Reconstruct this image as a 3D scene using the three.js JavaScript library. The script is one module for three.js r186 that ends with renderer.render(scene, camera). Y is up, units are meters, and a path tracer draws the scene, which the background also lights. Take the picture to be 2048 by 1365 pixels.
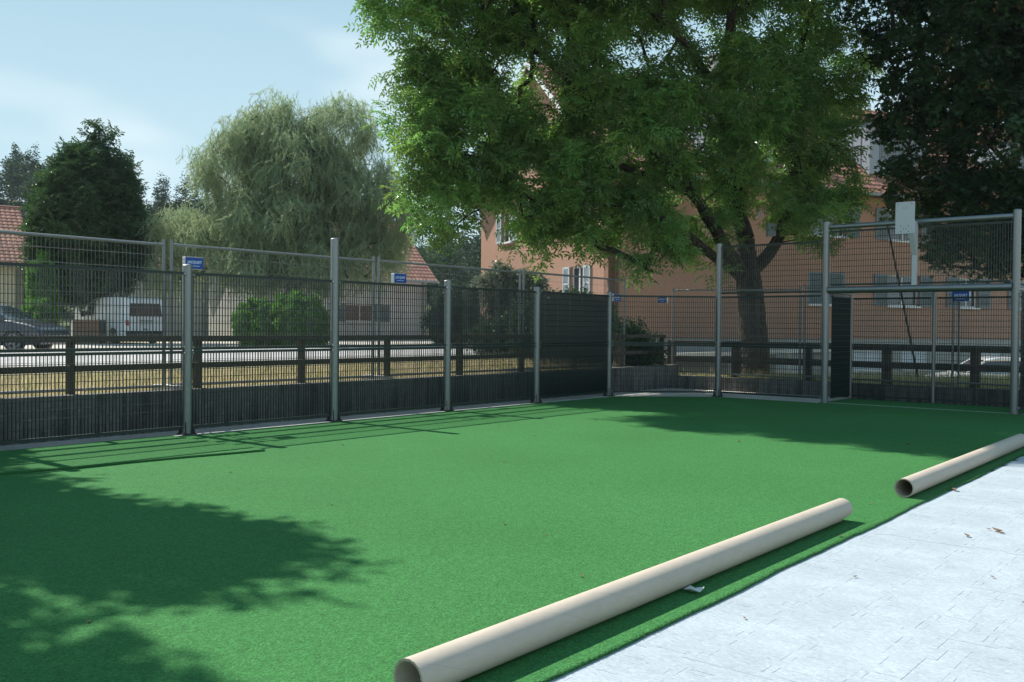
import * as THREE from 'three';
import { RoundedBoxGeometry } from 'three/addons/geometries/RoundedBoxGeometry.js';
import { mergeGeometries } from 'three/addons/utils/BufferGeometryUtils.js';

// ------------------------------------------------------------------ camera, sky, sun, exposure
const scene = new THREE.Scene();
const camera = new THREE.PerspectiveCamera(39.305, 1024 / 682, 0.1, 4000);
const YAW = 0.69259, CAM = new THREE.Vector3(10.501, 1.354, 15.642);
camera.rotation.order = 'YXZ';
camera.position.copy(CAM);
camera.rotation.set(-0.01554, YAW, 0.00849);
scene.add(camera);

const EXPOSURE = 1.5, SUN_STRENGTH = 4.9;
const SUN_DIR = new THREE.Vector3(-0.676, 0.737, 0.0).normalize();   // the fence lies square to the sun: post shadows run along +x
const sun = new THREE.DirectionalLight(new THREE.Color(1.0, 0.955, 0.87), SUN_STRENGTH);
sun.position.copy(SUN_DIR).multiplyScalar(120).add(new THREE.Vector3(2, 0, 0));
sun.target.position.set(2, 0, 0);
sun.castShadow = true;
sun.shadow.mapSize.set(4096, 4096);
Object.assign(sun.shadow.camera, { left: -60, right: 60, top: 60, bottom: -60, near: 1, far: 300 });
scene.add(sun, sun.target);

function rng(seed) { let a = seed >>> 0; return () => { a = (a + 0x6D2B79F5) | 0; let t = Math.imul(a ^ (a >>> 15), 1 | a); t = (t + Math.imul(t ^ (t >>> 7), 61 | t)) ^ t; return ((t ^ (t >>> 14)) >>> 0) / 4294967296; }; }
const clamp = (v, a = 0, b = 1) => Math.min(b, Math.max(a, v));
const smooth = (a, b, v) => { const t = clamp((v - a) / (b - a)); return t * t * (3 - 2 * t); };
const mix = (a, b, t) => a + (b - a) * t;
// tileable value noise on an n x n lattice
function lattice(n, seed) { const r = rng(seed), g = new Float32Array(n * n); for (let i = 0; i < g.length; i++) g[i] = r(); return (x, y) => { const xi = Math.floor(x), yi = Math.floor(y); let fx = x - xi, fy = y - yi; fx = fx * fx * (3 - 2 * fx); fy = fy * fy * (3 - 2 * fy); const a = ((xi % n) + n) % n, b = (a + 1) % n, c = ((yi % n) + n) % n, d = (c + 1) % n; return mix(mix(g[c * n + a], g[c * n + b], fx), mix(g[d * n + a], g[d * n + b], fx), fy); }; }
{
  const w = 1024, h = 512, data = new Float32Array(w * h * 4), n1 = lattice(64, 5), n2 = lattice(128, 9), n3 = lattice(256, 12);
  for (let j = 0; j < h; j++) for (let i = 0; i < w; i++) {
    const el = ((j + 0.5) / h - 0.5) * Math.PI, az = (i / w) * Math.PI * 2, s = Math.max(0, Math.sin(el));
    const t = Math.pow(s, 0.58), k = (j * w + i) * 4;
    let c = [mix(0.96, 0.045, t), mix(1.21, 0.29, t), mix(1.25, 0.56, t)];
    // thin cirrus, spread all round
    const u = i / w * 64, v = el * 9;
    let q = 0.5 * n1(u * 0.5, v + 0.1 * u) + 0.3 * n2(u, v * 3.1) + 0.2 * n3(u * 2, v * 7.3 + u * .2);
    q = smooth(0.44, 0.74, q) * 0.5 * smooth(0.02, 0.16, s);
    const cl = [0.98, 1.12, 1.16];
    for (let m = 0; m < 3; m++) c[m] = mix(c[m], cl[m], q);
    if (el < 0) c = [0.30, 0.34, 0.30];
    data[k] = c[0]; data[k + 1] = c[1]; data[k + 2] = c[2]; data[k + 3] = 1;
  }
  const sky = new THREE.DataTexture(data, w, h, THREE.RGBAFormat, THREE.FloatType);
  sky.mapping = THREE.EquirectangularReflectionMapping; sky.magFilter = sky.minFilter = THREE.LinearFilter; sky.needsUpdate = true;
  scene.background = sky; scene.environment = sky;
  scene.backgroundIntensity = 0.62; scene.environmentIntensity = 0.62;
}

// ------------------------------------------------------------------ helpers
const V = (x, y, z) => new THREE.Vector3(x, y, z);
const RT = [Math.cos(YAW), -Math.sin(YAW)], FW = [-Math.sin(YAW), -Math.cos(YAW)];
const W = (right, y, ahead) => V(CAM.x + right * RT[0] + ahead * FW[0], y, CAM.z + right * RT[1] + ahead * FW[1]);   // survey axes: metres right of / ahead of the survey point
class MB {
  constructor() { this.p = []; this.n = []; this.u = []; this.i = []; this.c = null; }
  vert(p, n, u, v) { this.p.push(p.x, p.y, p.z); this.n.push(n.x, n.y, n.z); this.u.push(u, v); return this.p.length / 3 - 1; }
  quad(a, b, c, d, su, sv) {
    const n = b.clone().sub(a).cross(d.clone().sub(a)).normalize(), lu = su ?? a.distanceTo(b), lv = sv ?? a.distanceTo(d);
    const k = this.vert(a, n, 0, 0); this.vert(b, n, lu, 0); this.vert(c, n, lu, lv); this.vert(d, n, 0, lv);
    this.i.push(k, k + 1, k + 2, k, k + 2, k + 3); return this;
  }
  tri(a, b, c) { const n = b.clone().sub(a).cross(c.clone().sub(a)).normalize(), k = this.vert(a, n, 0, 0); this.vert(b, n, a.distanceTo(b), 0); this.vert(c, n, 0, a.distanceTo(c)); this.i.push(k, k + 1, k + 2); return this; }
  box(cx, cy, cz, sx, sy, sz, m) {
    const P = (x, y, z) => { const v = V(cx + x * sx / 2, cy + y * sy / 2, cz + z * sz / 2); return m ? v.applyMatrix4(m) : v; };
    this.quad(P(-1, -1, 1), P(1, -1, 1), P(1, 1, 1), P(-1, 1, 1)); this.quad(P(1, -1, -1), P(-1, -1, -1), P(-1, 1, -1), P(1, 1, -1));
    this.quad(P(1, -1, 1), P(1, -1, -1), P(1, 1, -1), P(1, 1, 1)); this.quad(P(-1, -1, -1), P(-1, -1, 1), P(-1, 1, 1), P(-1, 1, -1));
    this.quad(P(-1, 1, 1), P(1, 1, 1), P(1, 1, -1), P(-1, 1, -1)); this.quad(P(-1, -1, -1), P(1, -1, -1), P(1, -1, 1), P(-1, -1, 1));
    return this;
  }
  beam(a, b, w, h) {   // a bar from a to b, w across, h deep (towards up)
    const d = b.clone().sub(a), L = d.length(); d.normalize();
    const up0 = Math.abs(d.y) > 0.95 ? V(1, 0, 0) : V(0, 1, 0), s = d.clone().cross(up0).normalize(), up = s.clone().cross(d);
    const m = new THREE.Matrix4().makeBasis(d, up, s.negate().multiplyScalar(-1)); m.setPosition(a.clone().add(b).multiplyScalar(0.5));
    return this.box(0, 0, 0, L, h, w, m);
  }
  tube(pts, rad, seg = 8, caps = true) {
    let len = 0, prev = null, nx = null; const rings = [];
    for (let k = 0; k < pts.length; k++) {
      const t = (pts[Math.min(k + 1, pts.length - 1)].clone().sub(pts[Math.max(k - 1, 0)])).normalize();
      if (!nx) nx = (Math.abs(t.y) > 0.9 ? V(1, 0, 0) : V(0, 1, 0)).cross(t).normalize(); else nx = nx.sub(t.clone().multiplyScalar(nx.dot(t))).normalize();
      const ny = t.clone().cross(nx), r = Array.isArray(rad) ? rad[k] : rad;
      if (k) len += pts[k].distanceTo(pts[k - 1]);
      const ring = [];
      for (let s = 0; s <= seg; s++) { const a = s / seg * Math.PI * 2, n = nx.clone().multiplyScalar(Math.cos(a)).add(ny.clone().multiplyScalar(Math.sin(a))); ring.push(this.vert(pts[k].clone().addScaledVector(n, r), n, s / seg * Math.max(0.1, 6.283 * r), len)); }
      if (prev) for (let s = 0; s < seg; s++) this.i.push(prev[s], prev[s + 1], ring[s + 1], prev[s], ring[s + 1], ring[s]);
      if (caps && (k === 0 || k === pts.length - 1)) { const n = k ? t : t.clone().negate(), c = this.vert(pts[k], n, 0, 0), e = []; for (let s = 0; s <= seg; s++) { const o = ring[s] * 3; e.push(this.vert(V(this.p[o], this.p[o + 1], this.p[o + 2]), n, 0.1, 0.1)); } for (let s = 0; s < seg; s++) k ? this.i.push(c, e[s], e[s + 1]) : this.i.push(c, e[s + 1], e[s]); }
      prev = ring; nx = nx.clone();
    }
    return this;
  }
  geo() {
    const g = new THREE.BufferGeometry();
    g.setAttribute('position', new THREE.Float32BufferAttribute(this.p, 3)); g.setAttribute('normal', new THREE.Float32BufferAttribute(this.n, 3)); g.setAttribute('uv', new THREE.Float32BufferAttribute(this.u, 2));
    if (this.c) g.setAttribute('color', new THREE.Float32BufferAttribute(this.c, 3));
    g.setIndex(this.i); return g;
  }
}
const taken = {};
function numbered(n) { if (!(n in taken)) { taken[n] = 0; return n; } taken[n]++; return n + '_' + String(taken[n]).padStart(3, '0'); }
function shade(o) { o.castShadow = o.receiveShadow = true; return o; }
function part(name, g, m, parent, pos, ry) { const o = shade(new THREE.Mesh(g instanceof MB ? g.geo() : g, m)); o.name = name; if (pos) o.position.copy(pos); if (ry) o.rotation.y = ry; parent.add(o); return o; }
function stuff(o) { o.userData.kind = 'stuff'; return o; }
function thing(name, label, category, pos, ry = 0, group) { const o = new THREE.Group(); o.name = numbered(name); if (pos) o.position.copy(pos); o.rotation.y = ry; o.userData = { label, category }; if (group) o.userData.group = group; scene.add(o); return o; }
function solo(name, g, m, label, category, group) { const o = part(numbered(name), g, m, scene); o.userData = { label, category }; if (group) o.userData.group = group; return o; }
function struct(name, g, m, label) { const o = part(name, g, m, scene); o.userData = { kind: 'structure', label }; return o; }

// ------------------------------------------------------------------ textures and materials
function tex(n, fn, { srgb = true, size = 1, sizeV } = {}) {   // fn(x, y) in pixels -> [r,g,b] 0..1 (linear values are written as sRGB when srgb)
  const d = new Uint8Array(n * n * 4), enc = (v) => { v = clamp(v); return 255 * (srgb ? (v <= 0.0031308 ? 12.92 * v : 1.055 * Math.pow(v, 1 / 2.4) - 0.055) : v); };
  for (let j = 0; j < n; j++) for (let i = 0; i < n; i++) { const c = fn(i, j), k = (j * n + i) * 4; d[k] = enc(c[0]); d[k + 1] = enc(c[1]); d[k + 2] = enc(c[2]); d[k + 3] = 255; }
  const t = new THREE.DataTexture(d, n, n, THREE.RGBAFormat); t.wrapS = t.wrapT = THREE.RepeatWrapping; t.magFilter = THREE.LinearFilter; t.minFilter = THREE.LinearMipmapLinearFilter; t.generateMipmaps = true; t.needsUpdate = true;
  if (srgb) t.colorSpace = THREE.SRGBColorSpace; t.repeat.set(1 / size, 1 / (sizeV ?? size)); return t;
}
const grey = (v) => [v, v, v];
function fbm(n, cells, seed, oct = 4) { const L = []; for (let o = 0; o < oct; o++) L.push(lattice(cells << o, seed + o * 7)); return (x, y) => { let s = 0, a = 0.5, t = 0; for (let o = 0; o < oct; o++) { s += a * L[o](x / n * (cells << o), y / n * (cells << o)); t += a; a *= 0.55; } return s / t; }; }
const std = (o) => new THREE.MeshStandardMaterial(o), phys = (o) => new THREE.MeshPhysicalMaterial(o);
const lin = (r, g, b) => new THREE.Color().setRGB(r, g, b);
const M = {};
{
  const r = rng(21), n = 2048, f1 = fbm(n, 6, 31, 4), f2 = fbm(n, 512, 77, 2), speck = new Float32Array(n * n); for (let i = 0; i < speck.length; i++) speck[i] = r();
  const map = tex(n, (x, y) => {
    const s = speck[y * n + x], s2 = speck[((y + 1) % n) * n + x], big = f1(x, y), mid = f2(x, y), k = (0.50 + 0.9 * (0.65 * s + 0.35 * s2)) * (0.90 + 0.20 * big) * (0.78 + 0.42 * mid), w = s > 0.985 ? 0.06 : 0;
    return [0.044 * k + w * .7, 0.168 * k + w, 0.048 * k + w * .8];
  }, { size: 8.2 });
  const m2 = 1024, r2 = rng(8), b = new Float32Array(m2 * m2); for (let i = 0; i < b.length; i++) b[i] = r2();
  const bump = tex(m2, (x, y) => grey(0.5 * b[y * m2 + x] + 0.5 * b[((y + 1) % m2) * m2 + (x + 1) % m2]), { srgb: false, size: 3.3 });
  M.turf = phys({ map, bumpMap: bump, bumpScale: 0.006, roughness: 0.9, specularIntensity: 0.25 });
  M.blade = std({ color: lin(0.044, 0.168, 0.048), roughness: 0.9, side: THREE.DoubleSide });
}
{
  const n = 1024, r = rng(4), fl = new Float32Array(n * n).fill(0);
  for (let k = 0; k < 26000; k++) { const x = Math.floor(r() * n), y = Math.floor(r() * n), L = 3 + Math.floor(r() * 14), v = (r() - 0.46) * 0.9; for (let i = 0; i < L; i++) for (let j = 0; j < 1 + r() * 2; j++) fl[((y + j | 0) % n) * n + (x + i) % n] += v; }
  const f = fbm(n, 8, 3, 5);
  M.pad = std({ map: tex(n, (x, y) => { const q = fl[y * n + x], k = 0.80 + 0.34 * f(x, y) + 0.5 * q; return [0.365 * k, 0.418 * k, 0.458 * k]; }, { size: 1.6 }), bumpMap: tex(n, (x, y) => grey(0.5 + 0.3 * fl[y * n + x]), { srgb: false, size: 1.6 }), bumpScale: 0.002, roughness: 0.8 });
}
{
  const n = 512, f = fbm(n, 4, 15, 5), g = fbm(n, 32, 19, 3);
  M.card = std({ map: tex(n, (x, y) => { const sp = Math.abs(((x + y * 1.0) / n * 3) % 1 - 0.5) < 0.005 ? 0.78 : 1, k = (0.88 + 0.2 * f(x, y)) * (0.95 + 0.1 * g(x, y)) * sp; return [0.50 * k, 0.42 * k, 0.34 * k]; }, { size: 0.47, sizeV: 1.2 }), roughness: 0.75 });
  M.cardEdge = std({ map: tex(256, (x, y) => { const k = 0.8 + 0.4 * g(x, y); return [0.40 * k, 0.32 * k, 0.25 * k]; }, { size: 0.1 }), roughness: 0.9 });
}
{
  const n = 512, f = fbm(n, 4, 61, 5), g = fbm(n, 48, 67, 3), st = lattice(64, 70), sp = rng(3), spots = new Float32Array(n * n);
  for (let k = 0; k < 240; k++) { const x = sp() * n, y = sp() * n, R = 1 + sp() * 4; for (let j = -6; j <= 6; j++) for (let i = -6; i <= 6; i++) if (i * i + j * j < R * R) spots[((y + j + n | 0) % n) * n + (x + i + n | 0) % n] = 0.5 + sp() * .5; }
  M.oldConcrete = std({ map: tex(n, (x, y) => { const streak = st(x / n * 64, y / n * 3), s = smooth(0.35, 0.75, 0.55 * f(x, y) + 0.45 * streak), k = mix(0.17, 0.06, s) * (0.8 + 0.4 * g(x, y)) + 0.08 * spots[y * n + x]; return [k, k * 0.97, k * 0.9]; }, { size: 2.6 }), bumpMap: tex(n, (x, y) => grey(g(x, y)), { srgb: false, size: 2.6 }), bumpScale: 0.01, roughness: 0.95 });
  M.concrete = std({ map: tex(n, (x, y) => { const k = (0.40 + 0.22 * f(x, y)) * (0.8 + 0.4 * g(x, y)); return [k, k * 0.96, k * 0.89]; }, { size: 1.5 }), roughness: 0.95 });
  M.subBase = std({ map: tex(n, (x, y) => { const k = 0.10 + 0.10 * g(x, y); return [k, k * .95, k * .88]; }, { size: 1.2 }), roughness: 1 });
  const q = fbm(n, 96, 81, 2);
  M.asphalt = std({ map: tex(n, (x, y) => { const k = (0.32 + 0.12 * f(x, y)) * (0.75 + 0.5 * q(x, y)); return [k, k * 0.985, k * 0.97]; }, { size: 5 }), roughness: 0.95 });
  M.gravel = std({ map: tex(n, (x, y) => { const k = (0.42 + 0.12 * f(x, y)) * (0.7 + 0.6 * q(x, y)); return [k, k * 0.93, k * 0.82]; }, { size: 4 }), roughness: 1 });
  M.ground = std({ map: tex(n, (x, y) => { const s = smooth(0.35, 0.65, f(x, y)), k = 0.6 + 0.8 * q(x, y); return [mix(0.22, 0.44, s) * k, mix(0.21, 0.37, s) * k, mix(0.10, 0.24, s) * k]; }, { size: 7 }), roughness: 1 });
  M.lawn = std({ map: tex(n, (x, y) => { const s = smooth(0.4, 0.75, f(x, y)), k = 0.6 + 0.8 * q(x, y); return [mix(0.05, 0.16, s) * k, mix(0.10, 0.15, s) * k, mix(0.025, 0.06, s) * k]; }, { size: 3 }), roughness: 1 });
  const wg = lattice(128, 90), wh = fbm(n, 6, 95, 4);
  M.wood = std({ map: tex(n, (x, y) => { const k = 0.6 + 0.5 * wg(y / n * 128, x / n * 4) * 0.6 + 0.5 * wh(x, y) * 0.7; return [0.105 * k, 0.088 * k, 0.066 * k]; }, { size: 0.6 }), roughness: 0.95 });
  const bk = fbm(n, 10, 99, 4), bl = lattice(64, 103);
  M.bark = std({ map: tex(n, (x, y) => { const k = 0.4 + 1.0 * smooth(0.25, 0.75, 0.6 * bl(x / n * 40, y / n * 9) + 0.4 * bk(x, y)); return [0.05 * k, 0.042 * k, 0.033 * k]; }, { size: 1.0 }), bumpMap: tex(n, (x, y) => grey(0.6 * bl(x / n * 40, y / n * 9) + 0.4 * bk(x, y)), { srgb: false, size: 1 }), bumpScale: 0.04, roughness: 1 });
  const pf = fbm(n, 3, 111, 5), pg = fbm(n, 80, 115, 2);
  const plaster = (r, g, b, name) => { M[name] = std({ map: tex(n, (x, y) => { const k = (0.88 + 0.24 * pf(x, y)) * (0.9 + 0.2 * pg(x, y)); return [r * k, g * k, b * k]; }, { size: 5 }), roughness: 0.95 }); };
  plaster(0.37, 0.208, 0.144, 'orange'); plaster(0.62, 0.56, 0.38, 'cream'); plaster(0.55, 0.55, 0.53, 'whiteWall'); plaster(0.34, 0.34, 0.32, 'plinth'); plaster(0.45, 0.47, 0.44, 'greyWall');
  const gz = fbm(256, 12, 130, 3);
  const spangle = tex(256, (x, y) => { const k = 0.88 + 0.24 * gz(x, y); return [0.265 * k, 0.275 * k, 0.28 * k]; }, { size: 0.4 });
  const rough = tex(256, (x, y) => { const k = 0.75 + 0.45 * gz(x, y); return grey(k); }, { srgb: false, size: 0.4 });
  M.steel = std({ map: spangle, roughnessMap: rough, metalness: 0.85, roughness: 0.45 });
  M.zinc = std({ map: spangle, roughnessMap: rough, metalness: 0.6, roughness: 0.6 });
}
M.green = phys({ color: lin(0.006, 0.020, 0.016), roughness: 0.5, clearcoat: 0.12, clearcoatRoughness: 0.25 });
M.greenDark = std({ color: lin(0.012, 0.028, 0.024), roughness: 0.6 });
M.black = std({ color: lin(0.012, 0.012, 0.013), roughness: 0.6 });
M.white = std({ color: lin(0.74, 0.75, 0.76), roughness: 0.5 });
M.linePaint = std({ color: lin(0.7, 0.72, 0.7), roughness: 0.9 });
M.shutter = std({ color: lin(0.16, 0.20, 0.225), roughness: 0.7 });
M.shutterPale = std({ color: lin(0.42, 0.46, 0.48), roughness: 0.7 });
M.frameWhite = std({ color: lin(0.7, 0.7, 0.69), roughness: 0.6 });
M.glass = phys({ color: lin(0.03, 0.04, 0.05), roughness: 0.06, metalness: 0, clearcoat: 1, clearcoatRoughness: 0.03 });
M.blind = std({ color: lin(0.50, 0.55, 0.60), roughness: 0.5 });
M.cladding = std({ color: lin(0.27, 0.30, 0.35), roughness: 0.6 });
M.tile = std({ vertexColors: true, roughness: 0.9 });
M.fascia = std({ color: lin(0.10, 0.06, 0.04), roughness: 0.8 });
M.plate = std({ color: lin(0.50, 0.53, 0.55), roughness: 0.55, metalness: 0.2 });
M.dryLeaf = std({ color: lin(0.22, 0.13, 0.07), roughness: 0.9, side: THREE.DoubleSide });
M.paper = std({ color: lin(0.6, 0.6, 0.58), roughness: 0.9, side: THREE.DoubleSide });
const leafMat = (r, g, b, coat = 0.5, tr = 0.35, cr = 0.3) => phys({ color: lin(r, g, b), roughness: 0.95, transmission: tr, thickness: 0, clearcoat: coat, clearcoatRoughness: cr, specularIntensity: 0.3, side: THREE.DoubleSide });

// ------------------------------------------------------------------ the setting
const LEVEL = 0.45;
function terrain(x, z) {
  const dx = x - CAM.x, dz = z - CAM.z, right = dx * RT[0] + dz * RT[1], ahead = dx * FW[0] + dz * FW[1];
  if (x > -0.56 && z > -3.31 && x < 40) return -0.10;
  const high = mix(0.27, LEVEL, smooth(0.5, -3, x)), low = smooth(20.8, 26, ahead) * smooth(1, 6, right);
  return mix(high, -0.95, low);
}
{
  const xs = [-2500, -1200, -600, -300, -150, -90], zs = [-2500, -1200, -600, -300, -150, -90];
  for (let x = -70; x < -8; x += 3) xs.push(x); for (let x = -8; x < -0.6; x += 0.5) xs.push(x); xs.push(-0.57, -0.55); for (let x = 0; x <= 40; x += 1) xs.push(x); xs.push(40.01, 60, 150, 600, 2500);
  for (let z = -70; z < -30; z += 4) zs.push(z); for (let z = -30; z < -3.5; z += 0.75) zs.push(z); zs.push(-3.32, -3.30); for (let z = -2; z < 40; z += 2) zs.push(z); zs.push(60, 150, 600, 2500);
  const b = new MB();
  for (const z of zs) for (const x of xs) b.vert(V(x, terrain(x, z), z), V(0, 1, 0), x, -z);
  const nx = xs.length; for (let j = 0; j < zs.length - 1; j++) for (let i = 0; i < nx - 1; i++) { const a = j * nx + i; b.i.push(a, a + nx, a + nx + 1, a, a + nx + 1, a + 1); }
  const g = b.geo(); g.computeVertexNormals();
  struct('ground', g, M.ground, 'dry patchy grass ground around the sports court');
}
const flat = (x0, x1, z0, z1, y) => { const b = new MB(); b.quad(V(x0, y, z1), V(x1, y, z1), V(x1, y, z0), V(x0, y, z0)); return b; };
struct('road', flat(-19, -4.78, -70, 60, LEVEL + 0.012), M.asphalt, 'pale sunlit asphalt street beyond the wooden fence');
struct('forecourt', flat(-31, -19.004, -40, 40, LEVEL + 0.008), M.gravel, 'pale gravel forecourt in front of the houses');
struct('road_kerb', new MB().box(-4.7, LEVEL + 0.03, -5, 0.14, 0.14, 130), M.concrete, 'low concrete kerb along the street');
struct('court_base', new MB().box(6.83, -0.055, 9.3, 14.46, 0.05, 25.1), M.subBase, 'dark crushed stone base under the court');
// pale concrete edging under the fence
{
  const s = new THREE.Shape([[-0.46, -30], [0.17, -30], [0.17, -0.05], [0.2, 0.1], [1.72, 1.3], [3.68, 1.3], [3.62, 3.14], [-0.46, 3.14]].map(([x, y]) => new THREE.Vector2(x, y)));
  const g = new THREE.ExtrudeGeometry(s, { depth: 0.03, bevelEnabled: false }); g.rotateX(-Math.PI / 2); g.translate(0, -0.034, 0);
  struct('concrete_edging', g, M.concrete, 'pale concrete edging strip under the court fence');
}
// artificial turf
{
  const r = rng(5), pts = [], edge = (t, a) => a * (Math.sin(t * 2.3) + Math.sin(t * 5.1 + 1) * .6);
  for (let z = 17; z > 0.3; z -= 0.25) pts.push([0.125 + edge(z, 0.012) + (r() - .5) * 0.01, z]);
  pts.push([0.17, 0.02], [0.9, -0.72], [1.64, -1.37], [2.6, -1.36], [3.66, -1.36], [3.70, -2.86], [6.86, -2.86], [6.95, -1.36], [8.05, -1.34]);
  for (let z = -1.2; z <= 17; z += 0.12) pts.push([8.075 + (z + 1.2) * 0.0155 + edge(z, 0.006) + (r() - .5) * 0.012, z]);
  const s = new THREE.Shape(pts.map(([x, z]) => new THREE.Vector2(x, -z)));
  const g = new THREE.ExtrudeGeometry(s, { depth: 0.014, bevelEnabled: false }); g.rotateX(-Math.PI / 2); g.translate(0, -0.014, 0);
  struct('turf', g, M.turf, 'green artificial turf covering the court');
  const e = []; for (let z = 9.5; z <= 17; z += 0.15) e.push([mix(2.0, 1.66, (z - 9.5) / 2.6) + edge(z * 1.5, 0.008), z]);
  const s2 = new THREE.Shape([[0.14, 17], [0.15, 12], [0.135, 9.5], ...e].map(([x, z]) => new THREE.Vector2(x, -z)));
  const g2 = new THREE.ExtrudeGeometry(s2, { depth: 0.016, bevelEnabled: false }); g2.rotateX(-Math.PI / 2); g2.translate(0, 0.004, 0);
  const strip = solo('turf_strip', g2, M.turf, 'loose green turf strip lying along the foot of the fence', 'turf strip');
  struct('goal_line', flat(3.82, 6.84, -1.50, -1.455, 0.004), M.linePaint, 'thin white line across the goal mouth');
}
// foam shock pads, castellated edges and drainage slits cut through
{
  const floor = new THREE.Group(); floor.name = 'pad_floor'; floor.userData = { kind: 'structure', label: 'pale blue foam shock pads laid beside the turf' }; scene.add(floor);
  const PW = 1.15, PL = 0.985, gap = 0.0009;
  const variants = [];
  for (let v = 0; v < 3; v++) {
    const r = rng(40 + v), tooth = (t) => { const q = ((t / PL * 2) % 1 + 1) % 1; return q > 0.34 && q < 0.66; };
    const left = [], front = [];
    for (const k of [0, 1]) { const o = k * PL / 2; left.push([0, o + 0.165], [0.042, o + 0.165], [0.042, o + 0.325], [0, o + 0.325]); }
    for (const k of [0, 1]) { const o = k * PW / 2; front.push([o + 0.2, 0], [o + 0.2, 0.042], [o + 0.37, 0.042], [o + 0.37, 0]); }
    const out = [[gap, gap], ...front.map(([x, y]) => [x + (y > 0.01 ? 0 : 0), y + gap]), [PW - gap, gap], ...left.map(([x, y]) => [PW + x - gap, y]), [PW - gap, PL - gap], ...front.slice().reverse().map(([x, y]) => [x, PL + y - gap]), [gap, PL - gap], ...left.slice().reverse().map(([x, y]) => [x + gap, y])];
    const s = new THREE.Shape(out.map(([x, y]) => new THREE.Vector2(x, y)));
    const slit = (x, y, w, h) => { const q = new THREE.Path(); q.moveTo(x, y); q.lineTo(x + w, y); q.lineTo(x + w, y + h); q.lineTo(x, y + h); s.holes.push(q); };
    for (let k = 0; k < 4; k++) for (const side of [-1, 1]) {
      const x = PW * (k + 0.5) / 4 + side * 0.0185;
      for (let c = 0; c < 5; c++) { if (r() < 0.22) continue; const y0 = 0.055 + c * 0.18 + (side > 0 ? 0.03 : 0) + (r() - .5) * 0.03, L = 0.05 + r() * 0.095; if (y0 + L < PL - 0.05) slit(x + (r() - .5) * 0.004, y0, 0.0009 + r() * 0.0017, L); }
    }
    for (let k = 0; k < 4; k++) for (const side of [-1, 1]) for (let c = 0; c < 4; c++) { if (r() < 0.72) continue; const x0 = PW * c / 4 + 0.055 - 0.0 + PW / 4 * 0.0 + 0.13, y = PL * (k + 0.5) / 4 + side * 0.0185; if (c === 3 && false) continue; const L = 0.08 + r() * 0.02; const xs = PW * (c + 0.5) / 4 + 0.04; slit(xs, y, L, 0.0014 + r() * 0.0014); void x0; }
    const g = new THREE.ExtrudeGeometry(s, { depth: 0.016, bevelEnabled: false }); g.rotateX(-Math.PI / 2); g.translate(0, -0.016, 0); void tooth;
    variants.push(g);
  }
  let n = 0; const r = rng(77);
  for (let i = 0; i < 5; i++) for (let j = -3; j < 18; j++) {
    const z = 12.145 + 3 * PL - j * PL, m = part('foam_pad' + (n ? '_' + String(n).padStart(3, '0') : ''), variants[Math.floor(r() * 3)], M.pad, floor); n++;
    m.position.set(8.16 + i * PW, -0.0145 + (r() - .5) * 0.0016, z);
  }
}

// ------------------------------------------------------------------ walls
solo('retaining_wall', new MB().box(-0.56, 0.18, 6.3, 0.2, 0.66, 19.6), M.oldConcrete, 'dark stained low concrete wall running behind the long court fence', 'wall');
{
  const b = new MB().box(6.05, 0.055, -3.24, 13.0, 0.46, 0.18); const w = solo('retaining_wall', b, M.oldConcrete, 'low grey concrete wall behind the goal', 'wall'); void w;
}

// ------------------------------------------------------------------ court fence
const PITCH = 0.0415;
function panelGeo(w, h, { pitch = PITCH, depth = 0.017, thick = 0.0055, rodPitch = 0.104 } = {}) {
  const bars = new MB(), n = Math.round((w - 0.02) / pitch), step = (w - 0.02) / n;
  for (let k = 0; k <= n; k++) bars.box(0.01 + k * step, h / 2, 0, thick, h - 0.06, depth);
  const m = Math.round((h - 0.06) / rodPitch);
  for (let k = 1; k < m; k++) { const y = 0.03 + (h - 0.06) * k / m; bars.tube([V(0, y, depth / 2), V(w, y, depth / 2)], 0.004, 5, false); }
  const rail = (y) => new MB().box(w / 2, y, 0, w, 0.034, 0.04).geo();
  return { bars: bars.geo(), top: rail(h - 0.017), bottom: rail(0.017), w, h };
}
const clampGeo = (() => { const b = new MB(); b.box(0.02, 0, 0.012, 0.06, 0.03, 0.012); b.tube([V(0.035, 0, 0.018), V(0.035, 0, 0.034)], 0.012, 6); return b.geo(); })();
function addPanel(parent, P, x, y, z = 0, ry = 0, clamps = true) {
  const g = new THREE.Group(); g.name = 'panel'; g.position.set(x, y, z); g.rotation.y = ry; parent.add(g);
  stuff(part('bars', P.bars, M.green, g)); part('rail', P.top, M.green, g); part('rail', P.bottom, M.green, g);
  if (clamps) for (const [cx, s] of [[-0.05, 1], [P.w + 0.05, -1]]) for (const cy of [0.03, P.h - 0.03]) { const c = part('clamp', clampGeo, M.zinc, g, V(cx, cy, 0.015)); c.scale.x = s; }
  return g;
}
function postGeo(h, r) {
  const pts = [[0, 0], [r, 0], [r, h - 0.03], [r + 0.002, h - 0.028], [r + 0.002, h - 0.012], [r * 0.92, h - 0.004], [r * 0.5, h + 0.004], [0, h + 0.006]].map(([a, b]) => new THREE.Vector2(a, b));
  const g = new THREE.LatheGeometry(pts, 28); const uv = g.attributes.uv, p = g.attributes.position; for (let i = 0; i < uv.count; i++) uv.setXY(i, uv.getX(i) * 6.283 * r, p.getY(i)); return g;
}
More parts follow.
